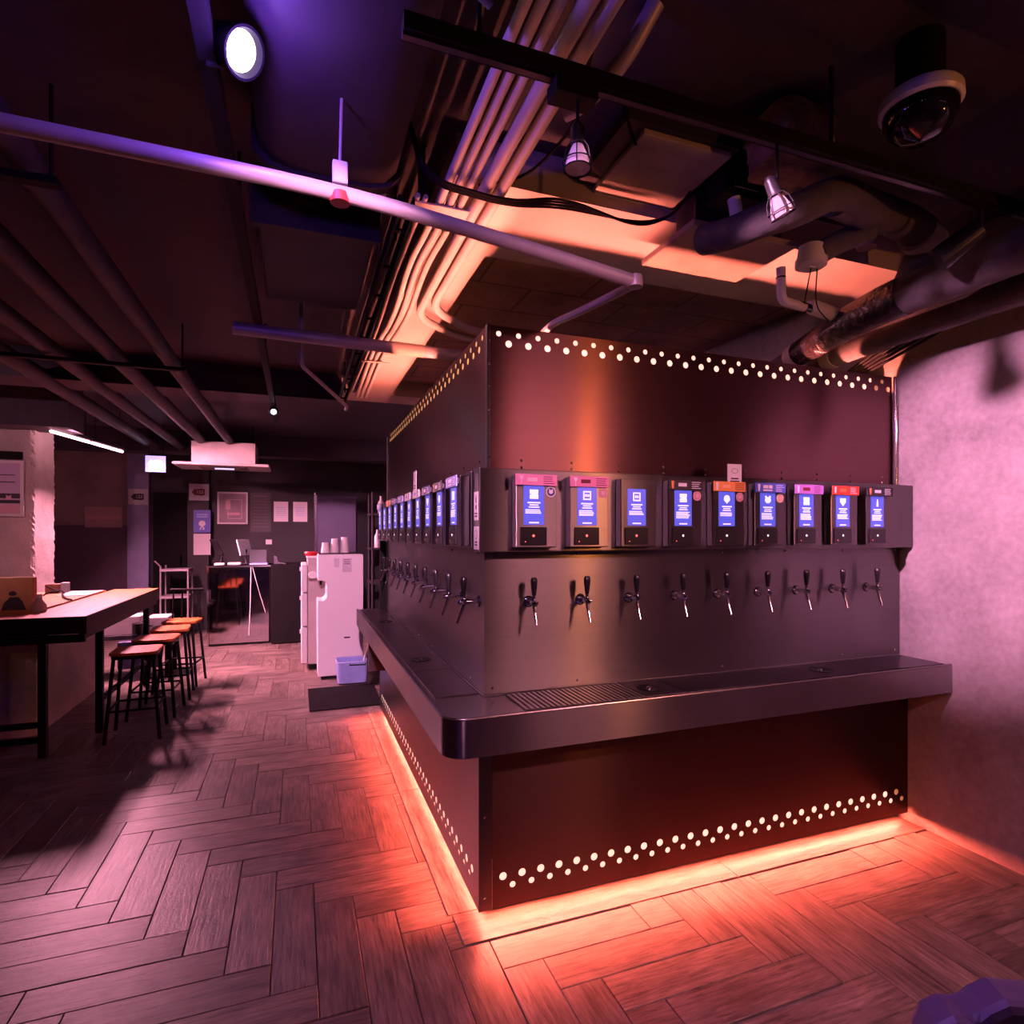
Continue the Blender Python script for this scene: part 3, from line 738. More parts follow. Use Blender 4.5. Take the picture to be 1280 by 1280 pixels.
# pipes along the aisle
for x, r, z, lb in ((-.80, .05, 2.62, 'dark ceiling pipe nearest the track over the aisle'), (-1.12, .055, 2.62, 'dark ceiling pipe second from the aisle track'), (-1.46, .05, 2.62, 'dark ceiling pipe third from the aisle track'), (-1.78, .06, 2.62, 'thick dark ceiling pipe above the wooden table')):
    pipe('ceiling_pipe', lb, 'pipe', [(x, -2.7, z), (x, 8.85, z)], r, m_pipe_dark, 'dark pipes along the aisle ceiling', 18)
# pipe hangers
for yy in (2.2, 4.4):
    h = thing('pipe_hanger', 'black trapeze hanger carrying the dark ceiling pipes', 'hanger', (-1.3, yy, 2.55), world=True, group='trapeze hangers')
    B(-1.9, -.7, yy - .02, yy + .02, 2.535, 2.558).build('cross_bar', m_blackmt, h)
    for x in (-1.88, -.72): MB().cyl((x, yy, 2.555), (x, yy, ZC), .006, n=8).build('rod', m_blackmt, h)
# flat duct above the aisle
du = thing('air_duct', 'broad dark sheet metal air duct over the aisle with rounded end', 'duct', (.1, 1.5, 2.6), world=True)
poly = [(-.12, 2.84), (-.12, 2.70), (-.08, 2.655), (-.02, 2.64), (.22, 2.64), (.28, 2.655), (.32, 2.70), (.32, 2.84)]
MB().prism(poly, -.6, 2.05, 'y').build('duct_body', m_pipe_dark, du, smooth=True)
poly2 = [(a * 1.08 - .01, min(2.845, b - .012)) for a, b in poly]
MB().prism(poly2, 2.03, 2.07, 'y').build('flange', m_pipe_dark, du)
MB().prism(poly2, .6, .63, 'y').build('flange', m_pipe_dark, du)
pipe('spiral_duct', 'large round dark duct crossing above the front of the bar', 'duct', [(.85, .70, 2.74), (2.88, .70, 2.74)], .10, m_pipe_dark, n=28)
sd = thing('drop_box', 'square dark duct box against the ceiling past the cross pipe', 'duct', (.0, 3.0, 2.62), world=True)
B(-.15, .30, 2.45, 3.25, 2.66, 2.84).build('duct_body', m_pipe_dark, sd, bevel=.01)
B(-.17, .32, 2.43, 2.47, 2.645, 2.84).build('flange', m_pipe_dark, sd)
pipe('drain_pipe', 'thin shiny pipe dropping from the ceiling behind the cross pipe', 'pipe', [(.02, 3.55, 2.84), (.02, 3.55, 2.42), (.33, 4.3, 2.36), (.345, 4.6, 2.40)], .012, m_pipe_grey, bendr=.05)

# lighting tracks
def track(label, a, b, hang):
    t = thing('light_track', label, 'light track', (a[0], a[1], 2.57), world=True)
    ax = 0 if abs(b[0] - a[0]) > abs(b[1] - a[1]) else 1
    if ax == 0: B(a[0], b[0], a[1] - .02, a[1] + .02, 2.57, 2.61).build('rail', m_blackmt, t)
    else: B(a[0] - .02, a[0] + .02, a[1], b[1], 2.57, 2.61).build('rail', m_blackmt, t)
    if ax == 0: B(a[0], b[0], a[1] - .008, a[1] + .008, 2.564, 2.5695).build('conductor_slot', m_steel_dk, t)
    for h in hang:
        p = (h, a[1]) if ax == 0 else (a[0], h)
        MB().cyl((p[0], p[1], 2.61), (p[0], p[1], ZC), .006, n=8).build('hanger_rod', m_blackmt, t)
    return t
track('black lighting track across the front of the bar', (.22, 1.31, 0), (2.88, 1.31, 0), (.4, 1.5, 2.6))
track('black lighting track along the aisle ceiling', (-.20, -2.2, 0), (-.20, 6.3, 0), (-1.5, .5, 2.35, 4.2, 6.0))
bx = B(.585, .70, 1.28, 1.34, 2.525, 2.5635).build('track_feed_box', m_blackmt, bevel=.003); tag(bx, 'black feed box under the lighting track above the caged bulb', 'feed box')

# track spot lamps
def spot_lamp(label, loc, aim, em, es, head=.055):
    t = thing('track_spot', label, 'spot lamp', loc, group='spot lamps on the aisle track')
    d = (Vector(aim) - Vector(loc)).normalized()
    q = d.to_track_quat('Z', 'Y')
    def R(m):
        m.v = [tuple(q @ Vector(v)) for v in m.v]; return m
    R(MB().lathe([(0, -.10), (.03, -.10), (.042, -.06), (head, -.01), (head, .004), (head - .006, .004), (head - .012, -.012), (0, -.012)], n=24)).build('lamp_head', m_blackmt, t, smooth=True)
    R(MB().lathe([(0, -.0115), (head - .013, -.0115), (head - .018, -.006), (0, -.002)], n=24)).build('bulb_face', M('lit_lamp_' + label.split()[0], (1, 1, 1), .3, emit=em, es=es, sampling=False), t, smooth=True)
    bk0 = q @ Vector((0, 0, -.085)); MB().tube([tuple(bk0), ((bk0.x if -1 < loc[0] < .2 else 0), bk0.y, 2.555 - loc[2]), ((-.2 if -1 < loc[0] < .2 else loc[0]) - loc[0], bk0.y, (2.555 if -1 < loc[0] < .2 else ZC) - loc[2])], .007, 8).build('stem', m_blackmt, t)
    return t
spot_lamp('white-pink glowing spot lamp hanging from the aisle track', (-.117, 1.488, 2.57), (.9, .75, 1.7), (1.0, .80, .95), 14)
spot_lamp('violet-white small spot lamp far down the aisle track', (-.193, 5.40, 2.50), (-.05, 2.2, 1.45), (.80, .75, 1.0), 9, .035)
spot_lamp('pink spot lamp on the aisle track aimed at the water dispenser', (-.2, -.95, 2.54), (.42, 6.3, .75), (1, .6, .8), 6)
spot_lamp('pink spot lamp on its own ceiling stem above the wooden table end', (-2.35, 3.05, 2.52), (-2.25, 6.3, 1.55), (1, .6, .8), 6)
spot_lamp('rose spot lamp on the aisle track aimed at the first screens', (-.2, -.40, 2.54), (1.0, 2.05, 1.45), (1, .6, .8), 6)
xs = spot_lamp('pink spot lamp on a ceiling stem beside the cross track', (.37, 1.095, 2.53), (2.9, 1.74, 1.60), (1, .6, .9), 6, .035)
del xs['group']
# pendant bulb behind the viewer that streaks in the steel
pl = thing('pendant_lamp', 'orange pendant bulb hanging near the concrete wall', 'pendant lamp', (2.45, -.45, 1.97), world=True)
MB().cyl((2.45, -.45, 2.06), (2.45, -.45, ZC), .004, n=8).build('cord', m_blackmt, pl)
MB().lathe([(0, .12), (.02, .12), (.022, .06), (0, .058)], (2.45, -.45, 1.97), 14).build('socket', m_blackmt, pl, smooth=True)
MB().lathe([(0, .06), (.015, .055), (.032, .02), (.035, 0), (.025, -.03), (0, -.04)], (2.45, -.45, 2.0), 16).build('bulb', M('amber_bulb', (1, .6, .3), .3, emit=(1, .35, .08), es=3), pl, smooth=True)

# caged bulbs on the cross track
def caged(label, loc, tilt, top=2.563):
    t = thing('caged_bulb', label, 'caged bulb', loc, group='caged bulbs under the track')
    cord = MB().tube([(0, 0, .06), (.0, 0, .12), (0, 0, top - loc[2])], .0045, 8).build('cord', m_blackmt, t)
    rot = Matrix.Rotation(tilt, 3, 'Y')
    def R(m): m.v = [tuple(rot @ Vector(v)) for v in m.v]; return m
    R(MB().lathe([(0, .066), (.010, .066), (.017, .055), (.018, .018), (.022, .012), (0, .012)], n=16)).build('socket', m_blackpl, t, smooth=True)
    R(MB().lathe([(0, .012), (.014, .010), (.022, -.008), (.030, -.032), (.031, -.046), (0, -.050)], n=18)).build('bulb', m_white, t, smooth=True)
    cg = MB()
    for k in range(6):
        a = k * PI / 3; c, s_ = math.cos(a), math.sin(a)
        cg.tube([(.019 * c, .019 * s_, .016), (.031 * c, .031 * s_, -.004), (.036 * c, .036 * s_, -.03), (.034 * c, .034 * s_, -.048)], .0016, 6)
    for rr, zz in ((.0362, -.030), (.034, -.048)):
        cg.tube([(rr * math.cos(a * PI / 12), rr * math.sin(a * PI / 12), zz) for a in range(25)], .0017, 6)
    R(cg).build('cage', m_blackmt, t, smooth=True)
    return t
caged('caged white bulb hanging straight down from the track', (.653, 1.304, 2.405), 0, 2.5245)
caged('caged white bulb tilted sideways among the insulated pipes', (1.283, 1.30, 2.405), -.5)

# dome camera
dc = thing('dome_camera', 'white rimmed black dome security camera on the ceiling', 'camera', (1.80, 1.27, 2.62), world=True)
cx_, cy_ = 1.66, 1.155
dc.location = (cx_, cy_, 2.6)
MB().lathe([(0, .034), (.096, .034), (.102, .026), (.103, .0), (.097, -.008), (0, -.008)], (cx_, cy_, 2.66), 32).build('rim', m_white, dc, smooth=True)
MB().lathe([(0.093, -.008), (.091, -.03), (.076, -.064), (.044, -.088), (0, -.096)], (cx_, cy_, 2.66), 32).build('dome', m_glassblk, dc, smooth=True)
MB().cyl((cx_, cy_, 2.694), (cx_, cy_, ZC), .06, n=20).build('mount', m_blackmt, dc, smooth=True)

# cream panel, hatch and cables over the bar front
ap = thing('ceiling_panel', 'stained cream board fixed below the ceiling beside the caged bulb', 'panel', (1.2, 1.8, 2.74), world=True)
B(1.05, 1.40, 1.62, 2.0, 2.745, 2.765).build('board', M('stained_cream_board', (.50, .42, .36), .7, noise=(5, .35)), ap, bevel=.004)
B(1.06, 1.39, 1.965, 1.995, 2.741, 2.745).build('torn_paper_edge', m_paper, ap)
B(.98, 1.42, 1.60, 1.96, 2.765, ZC - .001).build('duct_box', m_pipe_dark, ap)
ha = thing('access_hatch', 'open metal hatch plate lit from below at the soffit edge', 'hatch', (1.62, 2.0, 2.60), world=True)
B(1.38, 1.88, 1.80, 2.15, 2.60, 2.625).build('plate', M('hatch_plate', (.36, .27, .21), .6, noise=(5, .2)), ha, bevel=.004)
B(1.42, 1.84, 1.84, 1.96, 2.625, 2.845).build('housing', m_pipe_dark, ha)
def cablep(par, label, pts, r=.006, mat=None):
    return MB().tube(bend(pts, .1, 6), r, 8).build('cable', mat or m_blackmt, par, smooth=True)
def cable(label, pts, r=.006, mat=None, group=None):
    o = MB().tube(bend(pts, .1, 6), r, 8).build('cable', mat or m_blackmt, smooth=True); return tag(o, label, 'cable', group)
sb_ = thing('cable_run', 'loose run of black cables along the edge of the lit soffit', 'cables', (1.0, 1.9, 2.65), world=True)
for k in range(4):
    cablep(sb_, 'black cable in the loose run along the edge of the lit soffit', [(.345, 1.93 - .008 * k, 2.80), (.40, 1.93 - .010 * k, 2.625), (.70, 1.945 - .01 * k, 2.612), (.9, 1.955 - .008 * k, 2.655 + .008 * k), (1.25, 1.965, 2.665 - .006 * k), (1.355, 1.90, 2.675), (1.365, 1.80, 2.72)], .0042 + .0008 * (k % 2), None)
cable('black cable looping beside the cream board', [(.72, 1.33, 2.75), (.80, 1.6, 2.70), (.74, 1.85, 2.67), (.60, 1.97, 2.68)], .005)
cable('short black cable dangling over the cream board edge', [(.92, 1.55, 2.83), (.98, 1.6, 2.74), (1.02, 1.62, 2.70)], .005)
pipe('sagging_duct', 'limp grey flexible duct hanging beside the caged bulb', 'duct', [(.88, 1.30, 2.84), (.83, 1.38, 2.73), (.76, 1.47, 2.665), (.72, 1.52, 2.66)], [.03] * 1 if False else .024, m_pipe_grey, bendr=.06)

# insulated pipes at the right
ip1 = ip = thing('insulated_pipe', 'thick grey insulated pipe with black wrap and an arched branch', 'pipe', (2.35, 1.8, 2.4), world=True)
MB().tube([(2.36, -.38, 2.44), (2.36, 1.72, 2.44)], .078, 22).build('foam_sleeve', m_insul, ip, smooth=True)
MB().tube([(2.36, 1.70, 2.44), (2.36, 1.80, 2.435), (2.36, 1.95, 2.42), (2.38, 2.10, 2.40), (2.42, 2.30, 2.38)], [.081, .080, .074, .070, .064], 20).build('black_wrap', m_wrap, ip, smooth=True)
MB().tube([(2.42, 2.30, 2.38), (2.43, 2.36, 2.372)], .062, 20).build('cream_band', m_cream, ip, smooth=True)
MB().tube(bend([(2.43, 2.36, 2.372), (2.45, 2.55, 2.34), (2.47, 2.65, 2.1)], .1), .05, 18).build('pipe_end', m_insul, ip, smooth=True)
ip = thing('insulated_pipe', 'slimmer dark insulated pipe with a cream band nearer the concrete wall', 'pipe', (2.64, 1.9, 2.38), world=True)
MB().tube([(2.64, -.38, 2.40), (2.64, 2.05, 2.39), (2.64, 2.28, 2.38)], .052, 20).build('foam_sleeve', m_insul, ip, smooth=True)
MB().tube([(2.64, 2.28, 2.38), (2.645, 2.34, 2.373)], .056, 20).build('cream_band', m_cream, ip, smooth=True)
MB().tube(bend([(2.645, 2.34, 2.373), (2.66, 2.5, 2.34), (2.68, 2.6, 2.1)], .08), .045, 18).build('pipe_end', m_insul, ip, smooth=True)
cpipe = ip1
MB().tube(bend([at(880, 300, y=1.72), at(915, 292, y=1.60), at(945, 278, y=1.50), at(1000, 262, y=1.45), at(1050, 236, y=1.45), at(1090, 268, y=1.55)], .12, 6), .052, 20).build('foam_sleeve', m_insul, cpipe, smooth=True)
MB().tube(bend([at(1045, 245, y=1.50), at(1085, 262, y=1.58), at(1135, 278, y=1.62), at(1163, 300, y=1.66), Vector((2.36, 1.70, 2.44))], .12, 6), .066, 22).build('foam_sleeve', m_insul, cpipe, smooth=True)
MB().tube(bend([at(1090, 285, y=1.60), at(1050, 302, y=1.66), at(1022, 318, y=1.68)], .08), .042, 18).build('side_branch', m_insul, cpipe, smooth=True)
MB().tube([at(1146, 292, y=1.640), at(1160, 306, y=1.655)], .072, 22).build('pale_collar', m_cream, cpipe, smooth=True)
c0 = at(1014, 328, y=1.69)
sp = thing('ceiling_speaker', 'round white ceiling speaker cap below the arched pipe', 'speaker', tuple(c0), world=True)
MB().lathe([(0, .06), (.045, .06), (.05, .012), (.056, .01), (.056, -.014), (.050, -.018), (0, -.018)], tuple(c0), 28).build('housing', m_white, sp, smooth=True)
B(c0.x - .014, c0.x + .014, c0.y - .008, c0.y + .008, c0.z - .021, c0.z - .018).build('badge', m_paper, sp)
c1 = at(1083, 308, y=1.80)
o = MB().lathe([(0, .05), (.03, .05), (.036, .01), (.040, .006), (.038, -.006), (0, -.008)], tuple(c1), 24).build('smoke_detector', m_cream, smooth=True); tag(o, 'small round cream detector hanging past the arched pipe', 'detector')
wpv = thing('drain_trap', 'white plastic drain pipe with elbow and fat coupling over the bar', 'pipe', tuple(at(985, 375, y=1.95)), world=True)
a_, b_, c_, d_ = at(976, 335, y=1.95), at(977, 376, y=1.95), at(1005, 384, y=1.97), at(1012, 386, y=1.975)
MB().tube(bend([a_, b_, c_], .035), .019, 16).build('elbow_pipe', m_white, wpv, smooth=True)
MB().tube([a_ + Vector((0, 0, -.04)), a_ + Vector((0, 0, -.046))], .0205, 16).build('clamp_ring', m_blackpl, wpv, smooth=True)
MB().tube([c_ - Vector((.03, .005, -.006)), at(1014, 386, y=1.975)], .017, 14).build('black_joint', m_blackpl, wpv, smooth=True)
MB().tube([at(1011, 383, y=1.975), at(1016, 384, y=1.98), at(1044, 394, y=2.0), at(1048, 396, y=2.0)], [.022, .032, .032, .024], 18).build('coupling', m_white, wpv, smooth=True)
MB().tube([at(1046, 398, y=2.0), at(1049, 402, y=2.0)], .014, 10).build('red_tag', m_red, wpv)
wpv2 = MB().tube(bend([at(917, 248, y=1.62), at(920, 262, y=1.62), at(921, 285, y=1.62)], .02), .022, 14).build('white_stub', m_white, smooth=True)
tag(wpv2, 'short white pipe stub standing beside the arched pipe', 'pipe')
# rusty insulation lump and red valve tag
m_rust = M('crumbling_foam', (.33, .19, .10), .9, noise=(14, .5), bump=.9, bscale=30)
lump = rough_block('foam_lump', 1.43, 1.66, 1.42, 1.60, 2.66, 2.83, m_rust, .03, .03, .05); tag(lump, 'crumbling tan foam lump above the arched pipe', 'insulation')
tg_ = thing('cable_tangle', 'tangle of black and cream cables at the top of the concrete wall', 'cables', (2.75, 1.8, 2.4), world=True)
for k in range(5):
    cablep(tg_, 'black cable in the tangle by the concrete wall top', [(2.86 - .012 * k, 1.36, 2.62), (2.85 - .016 * k, 1.7, 2.46 + .01 * k), (2.82 - .02 * k, 2.1, 2.34 + .012 * k), (2.78 - .016 * k, 2.4, 2.25)], .008, None)
for k in range(3):
    cablep(tg_, 'cream cable tied into the tangle by the concrete wall top', [(2.84, 1.65 + .05 * k, 2.50), (2.83, 1.85, 2.44 + .008 * k), (2.82, 2.12, 2.36 + .01 * k)], .009, m_cream)
cable('thin black wire under the round speaker', [tuple(c0 + Vector((0, 0, -.018))), tuple(c0 + Vector((.02, .05, -.13)))], .0025)
cable('thin black wire looping from the speaker to the black wrap', [tuple(c0 + Vector((.03, 0, -.018))), tuple(c0 + Vector((.15, .12, -.10))), (2.27, 1.98, 2.40)], .0025)
# black junk between the track and the pipes
vb = thing('valve_box', 'dark control box tucked between the ceiling pipes', 'control box', (1.30, 1.55, 2.68), world=True)
B(1.42, 1.62, 1.68, 1.78, 2.66, 2.84).build('box', m_blackmt, vb, bevel=.008)
B(1.46, 1.57, 1.672, 1.6795, 2.69, 2.78).build('cover', m_steel_dk, vb, bevel=.003)
pb = thing('track_projector', 'black cylindrical track lamp, unlit, near the concrete wall', 'spot lamp', (2.22, 1.31, 2.5), world=True)
MB().cyl((2.20, 1.33, 2.50), (2.13, 1.42, 2.42), .04, .045, 20).build('lamp_head', m_blackpl, pb, smooth=True)
MB().cyl((2.20, 1.325, 2.50), (2.20, 1.325, 2.562), .009, n=8).build('stem', m_blackmt, pb)
rw = B(2.47, 2.60, 1.02, 1.16, 2.50, 2.84).build('pipe_stub_cover', m_cream, bevel=.01); tag(rw, 'cream wrapped stub where the thick pipe meets the ceiling', 'pipe cover')

# ================================================================== back of the room
# LED tube pair above the table
def tube_light(label, a, b, rear=False):
    t = thing('led_tube', label, 'tube lamp', a, world=True, group='pink LED tubes')
    a, b = Vector(a), Vector(b)
    em = M('lit_pink_tube', (1, .8, .9), .4, emit=(1.0, .40, .52), es=16) if not rear else M('soft_pink_tube', (1, .8, .9), .4, emit=(1.0, .40, .52), es=1.5)
    MB().tube([a, b], .013, 12).build('tube', em, t, smooth=True)
    d = (b - a).normalized(); up = Vector((0, 0, 1)); s_ = d.cross(up).normalized()
    m = MB()
    P = [a + s_ * .03 + up * .018, a - s_ * .03 + up * .018, b - s_ * .03 + up * .018, b + s_ * .03 + up * .018]
    m.add([tuple(p) for p in P] + [tuple(p + up * .03) for p in P], [(0, 1, 2, 3), (4, 7, 6, 5), (0, 4, 5, 1), (1, 5, 6, 2), (2, 6, 7, 3), (3, 7, 4, 0)]).build('housing', m_blackmt, t)
    for q in (.1, .9):
        p = a.lerp(b, q) + up * .048; MB().cyl(p, (p.x, p.y, ZC), .004, n=6).build('hanger', m_blackmt, t)
    return t
tube_light('nearer pink LED tube by the concrete pillar', (-2.13, 6.50, 2.40), (-2.015, 7.14, 2.40))
tube_light('pink LED tube whose end meets the concrete wall', (2.28, -.50, 2.41), (2.86, -.50, 2.41), True)
tube_light('pink LED tube hung above the padded chair side', (1.69, -.50, 2.41), (2.27, -.50, 2.41), True)
tube_light('farther pink LED tube reaching toward the lit arrow sign', (-2.005, 7.19, 2.40), (-1.89, 7.83, 2.40))

def arrow_prints(w_, y, m1, m2):
    k = w_ / .28 * 1.22
    P = [(-.085, 0), (-.045, .05), (-.045, .038), (.03, .045), (.065, .036), (.065, -.036), (.03, -.045), (-.045, -.038), (-.045, -.05)]
    arrow = MB().prism([(a * k, b * k) for a, b in P], y - .001, y, 'y')
    return arrow
def text_mesh(s, size, loc, mat, parent, name='number_print'):
    cu = bpy.data.curves.new(name, 'FONT'); cu.body = s; cu.size = size; cu.align_x = 'CENTER'; cu.align_y = 'CENTER'; cu.extrude = .0004
    ob = bpy.data.objects.new(name, cu); COL.objects.link(ob)
    dg = bpy.context.evaluated_depsgraph_get(); me = bpy.data.meshes.new_from_object(ob.evaluated_get(dg))
    bpy.data.objects.remove(ob)
    me.materials.clear(); me.materials.append(mat)
    o = bpy.data.objects.new(name, me); COL.objects.link(o); o.parent = parent
    o.location = loc; o.rotation_euler = (PI / 2, 0, 0); return o
def arrow_sign(label, c, w_, h_, pm, wm, lit=False):
    t = thing('arrow_sign', label, 'sign', c, 0)
    if lit:
        MB().box(-w_ / 2, w_ / 2, 0, .06, -h_ / 2, h_ / 2).build('light_box', m_blackmt, t, bevel=.004)
        MB().box(-w_ / 2 + .006, w_ / 2 - .006, -.004, -.0003, -h_ / 2 + .006, h_ / 2 - .006).build('lit_face', M('lit_sign_face', (.9, .85, 1), .4, emit=(.42, .32, 1.0), es=1.7), t)
        for x in (-.08, .08): MB().cyl((x, .03, h_ / 2), (x, .03, ZC - c[2]), .005, n=6).build('hanger', m_blackmt, t)
    else:
        MB().box(-w_ / 2, w_ / 2, -.004, 0, -h_ / 2, h_ / 2).build('card', m_paper, t)
    arrow_prints(w_, -.0045, None, None).build('arrow_print', pm, t)
    text_mesh('123', .066 * w_ / .28, (.012 * w_ / .28, -.0062, 0), wm, t)
    return t
arrow_sign('glowing arrow sign light box hanging from the ceiling', (-1.68, 8.45, 2.338), .235, .215, M('lit_sign_arrow', (1, 1, 1), .4, emit=(1, .98, 1), es=6, sampling=False), M('lit_sign_number', (.6, .5, .9), .4, emit=(.62, .5, .95), es=1.1, sampling=False), True)
arrow_sign('white paper arrow sign with black arrow on the blue-lit column', (-2.19, YB - .142, 2.0), .25, .23, m_print, m_paper)
arrow_sign('white paper arrow sign with dark red arrow on the black wall', (-1.40, YB - .122, 2.09), .27, .25, m_dredprint, m_paper)
# notices on the back wall
def poster(name, label, cat, c, w_, h_, mat, frame=None, prints=()):
    t = thing(name, label, cat, c)
    MB().box(-w_ / 2, w_ / 2, -.004, 0, -h_ / 2, h_ / 2).build('sheet', mat, t)
    if frame:
        fw = .025
        for (x0, x1, z0, z1) in ((-w_ / 2 - fw, w_ / 2 + fw, h_ / 2, h_ / 2 + fw), (-w_ / 2 - fw, w_ / 2 + fw, -h_ / 2 - fw, -h_ / 2), (-w_ / 2 - fw, -w_ / 2, -h_ / 2, h_ / 2), (w_ / 2, w_ / 2 + fw, -h_ / 2, h_ / 2)):
            MB().box(x0, x1, -.018, 0, z0, z1).build('frame', frame, t)
    for nm, mb, mt in prints: mb.build(nm, mt, t)
    return t
poster('poster', 'blue poster with white emblem on the black wall', 'poster', (-1.36, YB - .122, 1.65), .23, .34, cm('poster_blue', (.10, .12, .55)), None,
       [('text_print', bars([(-.075, .075, .09, .115), (-.075, .075, .055, .08)], -.0045), BN['lblue']), ('emblem_print', icon_shape(2, 0, -.04, .05, -.0045), m_paper), ('emblem_tail', bars([(-.03, -.012, -.13, -.09), (.012, .03, -.13, -.09)], -.0045), m_paper)])
poster('notice', 'blank white sheet under the blue poster', 'notice', (-1.36, YB - .122, 1.30), .23, .32, m_paper)
poster('framed_picture', 'glazed picture in a pale square frame above the counter', 'picture', (-.95, YB - .003, 1.86), .38, .45, M('pale_glazed_print', (.42, .33, .36), .08), m_white,
       [('inner_line', bars([(-.07, .13, .13, .136), (-.07, .13, -.166, -.16), (-.07, -.064, -.16, .13), (.124, .13, -.16, .13)], -.005), m_white), ('figure_print', bars([(-.10, -.03, -.02, .12), (-.08, .1, -.11, -.07)], -.005), m_pinkst)])
for x in (-.25, .04): poster('notice', 'pale notice sheet in the pair beside the steel fridge', 'notice', (x, YB - .003, 1.815), .215, .32, m_paper, None, [('text_print', bars([(-.07, .07, .06 - .03 * k, .066 - .03 * k) for k in range(5)], -.0045), BN['lblue'])])
for o in [x for x in bpy.data.objects if x.name.startswith('notice') and x.get('label', '').startswith('pale notice')]: o['group'] = 'pale notices by the fridge'
poster('notice', 'dark menu board barely visible beside the framed picture', 'notice', (-.55, YB - .003, 1.80), .30, .62, cm('dark_menu', (.05, .04, .045)), None, [('text_print', bars([(-.10, .10, .25, .262)] + [(-.11, .11, .17 - .05 * k, .175 - .05 * k) for k in range(9)], -.0045), cm('menu_text', (.16, .10, .10)))])
poster('notice', 'tiny white note on the black wall behind the counter', 'notice', (-.43, YB - .003, 1.33), .09, .075, m_paper)
poster('framed_picture', 'pale landscape picture on the dark plaster wall past the pillar', 'picture', (-2.64, YB - .064, 1.70), .46, .30, cm('faded_print', (.60, .42, .42)), None, [('band_print', bars([(-.22, .22, -.03, .03)], -.0045), m_pinkst)])
poster('poster', 'white framed poster with dark stripes on the concrete pillar', 'poster', (-2.53, 6.598, 1.87), .28, .46, cm('poster_lilac', (.60, .48, .66)), m_white,
       [('line_print', bars([(-.14, .10, .12, .128), (-.14, .10, .055, .063)], -.0045), m_print), ('dark_band', bars([(-.14, .14, -.09, -.045), (-.14, .14, -.135, -.105)], -.0045), m_print), ('pale_panel', bars([(-.14, .14, -.23, -.145)], -.0045), m_pinkst), ('hand_print', icon_shape(3, .05, -.085, .022, -.0052), m_pinkst)])
o = MB().box(-2.62, -2.38, 6.58, 6.61, 2.14, 2.21).build('picture_rail', m_blackmt); tag(o, 'black rail above the poster on the concrete pillar', 'rail')

# ceiling cassette air conditioner
ac = thing('air_conditioner', 'ceiling cassette air conditioner with broad pale face over the counter', 'air conditioner', (-.88, 8.3, 2.3), world=True)
B(-1.42, -.34, 7.98, 8.62, 2.30, 2.335).build('face_plate', m_conduit, ac, bevel=.012)
B(-1.22, -.50, 8.04, 8.58, 2.336, 2.60).build('body', m_conduit, ac, bevel=.006)
B(-1.15, -.60, 8.12, 8.48, 2.290, 2.2995).build('grille', m_dark_wall, ac)
for x in (-1.18, -.55):
    MB().cyl((x, 8.3, 2.60), (x, 8.3, ZC - .004), .008, n=8).build('rod', m_blackmt, ac)
B(-.98, -.76, 8.20, 8.24, 2.275, 2.289).build('status_light', M('cool_light', (.8, .8, 1), .3, emit=(.5, .42, 1.0), es=1.6, sampling=False), ac)

# cashier counter with mirrored front
ct = thing('cashier_counter', 'cashier counter with mirrored front panel', 'counter', (-.72, 8.6, 0), world=True)
B(-1.09, -.34, 8.415, 8.95, .01, 1.02).build('carcass', m_blackmt, ct)
B(-1.07, -.36, 8.408, 8.4145, .03, .99).build('mirror_panel', M('smoky_mirror', (.62, .58, .60), .05, 1.0, noise=(4, .05)), ct)
B(-1.10, -.335, 8.38, 8.96, 1.02, 1.045).build('counter_top', m_steel, ct, bevel=.004)
B(-1.095, -1.075, 8.398, 8.41, .01, 1.02).build('edge_strip', m_chrome, ct)
cc = B(-.33, .10, 8.30, 9.0, .01, 1.05).build('side_cabinet', m_blackmt, bevel=.01); tag(cc, 'matt black cabinet between the counter and the white fridge', 'cabinet')
# things on the counter
def tilt_panel(label, name, cat, c, w_, h_, th, rx, ry, rz, mat, backmat):
    t = thing(name, label, cat, c, rz)
    rot = Matrix.Rotation(ry, 3, 'Y') @ Matrix.Rotation(rx, 3, 'X')
    def R(m, o=(0, 0, 0)): m.v = [tuple(rot @ Vector(v) + Vector(o)) for v in m.v]; return m
    R(MB().box(-w_ / 2, w_ / 2, -th / 2, th / 2, 0, h_), (0, 0, .12)).build('panel', mat, t, bevel=.004)
    R(MB().box(-w_ / 2 + .012, w_ / 2 - .012, th / 2, th / 2 + .002, .012, h_ - .012), (0, 0, .12)).build('display_glass', backmat, t)
    MB().tube([(0, .0, .0), (0, .01, .10), (0, 0, .2)], [.02, .014, .014], 10).build('stand', m_steel_dk, t, smooth=True)
    MB().box(-.09, .09, -.07, .07, 0, .012).build('foot', m_blackpl, t, bevel=.003)
    return t
tilt_panel('white cashier monitor tilted on its stand on the mirrored counter', 'monitor', 'monitor', (-.66, 8.74, 1.046), .28, .22, .02, -.25, .0, 1.1, m_white, m_blackpl)
tilt_panel('black cashier terminal beside the white monitor on the counter', 'terminal', 'terminal', (-.97, 8.74, 1.046), .24, .24, .02, .45, .0, -1.15, m_blackpl, m_glassblk)
lp = thing('laptop_stand', 'bright edged laptop dock on the mirrored counter', 'laptop', (-.50, 8.55, 1.046), world=True)
B(-.60, -.38, 8.46, 8.64, 1.046, 1.062).build('base', M('lit_dock_edge', (.5, .45, .9), .3, emit=(.35, .28, 1.0), es=.8, sampling=False), lp, bevel=.003)
m = MB(); m.prism([(8.62, 1.062), (8.64, 1.062), (8.66, 1.24), (8.645, 1.24)], -.61, -.40, 'x'); m.build('lid', m_blackpl, lp)
o = B(-1.02, -.90, 8.46, 8.56, 1.046, 1.075).build('card_terminal', m_white, bevel=.006); tag(o, 'small white card terminal at the counter edge', 'card terminal')
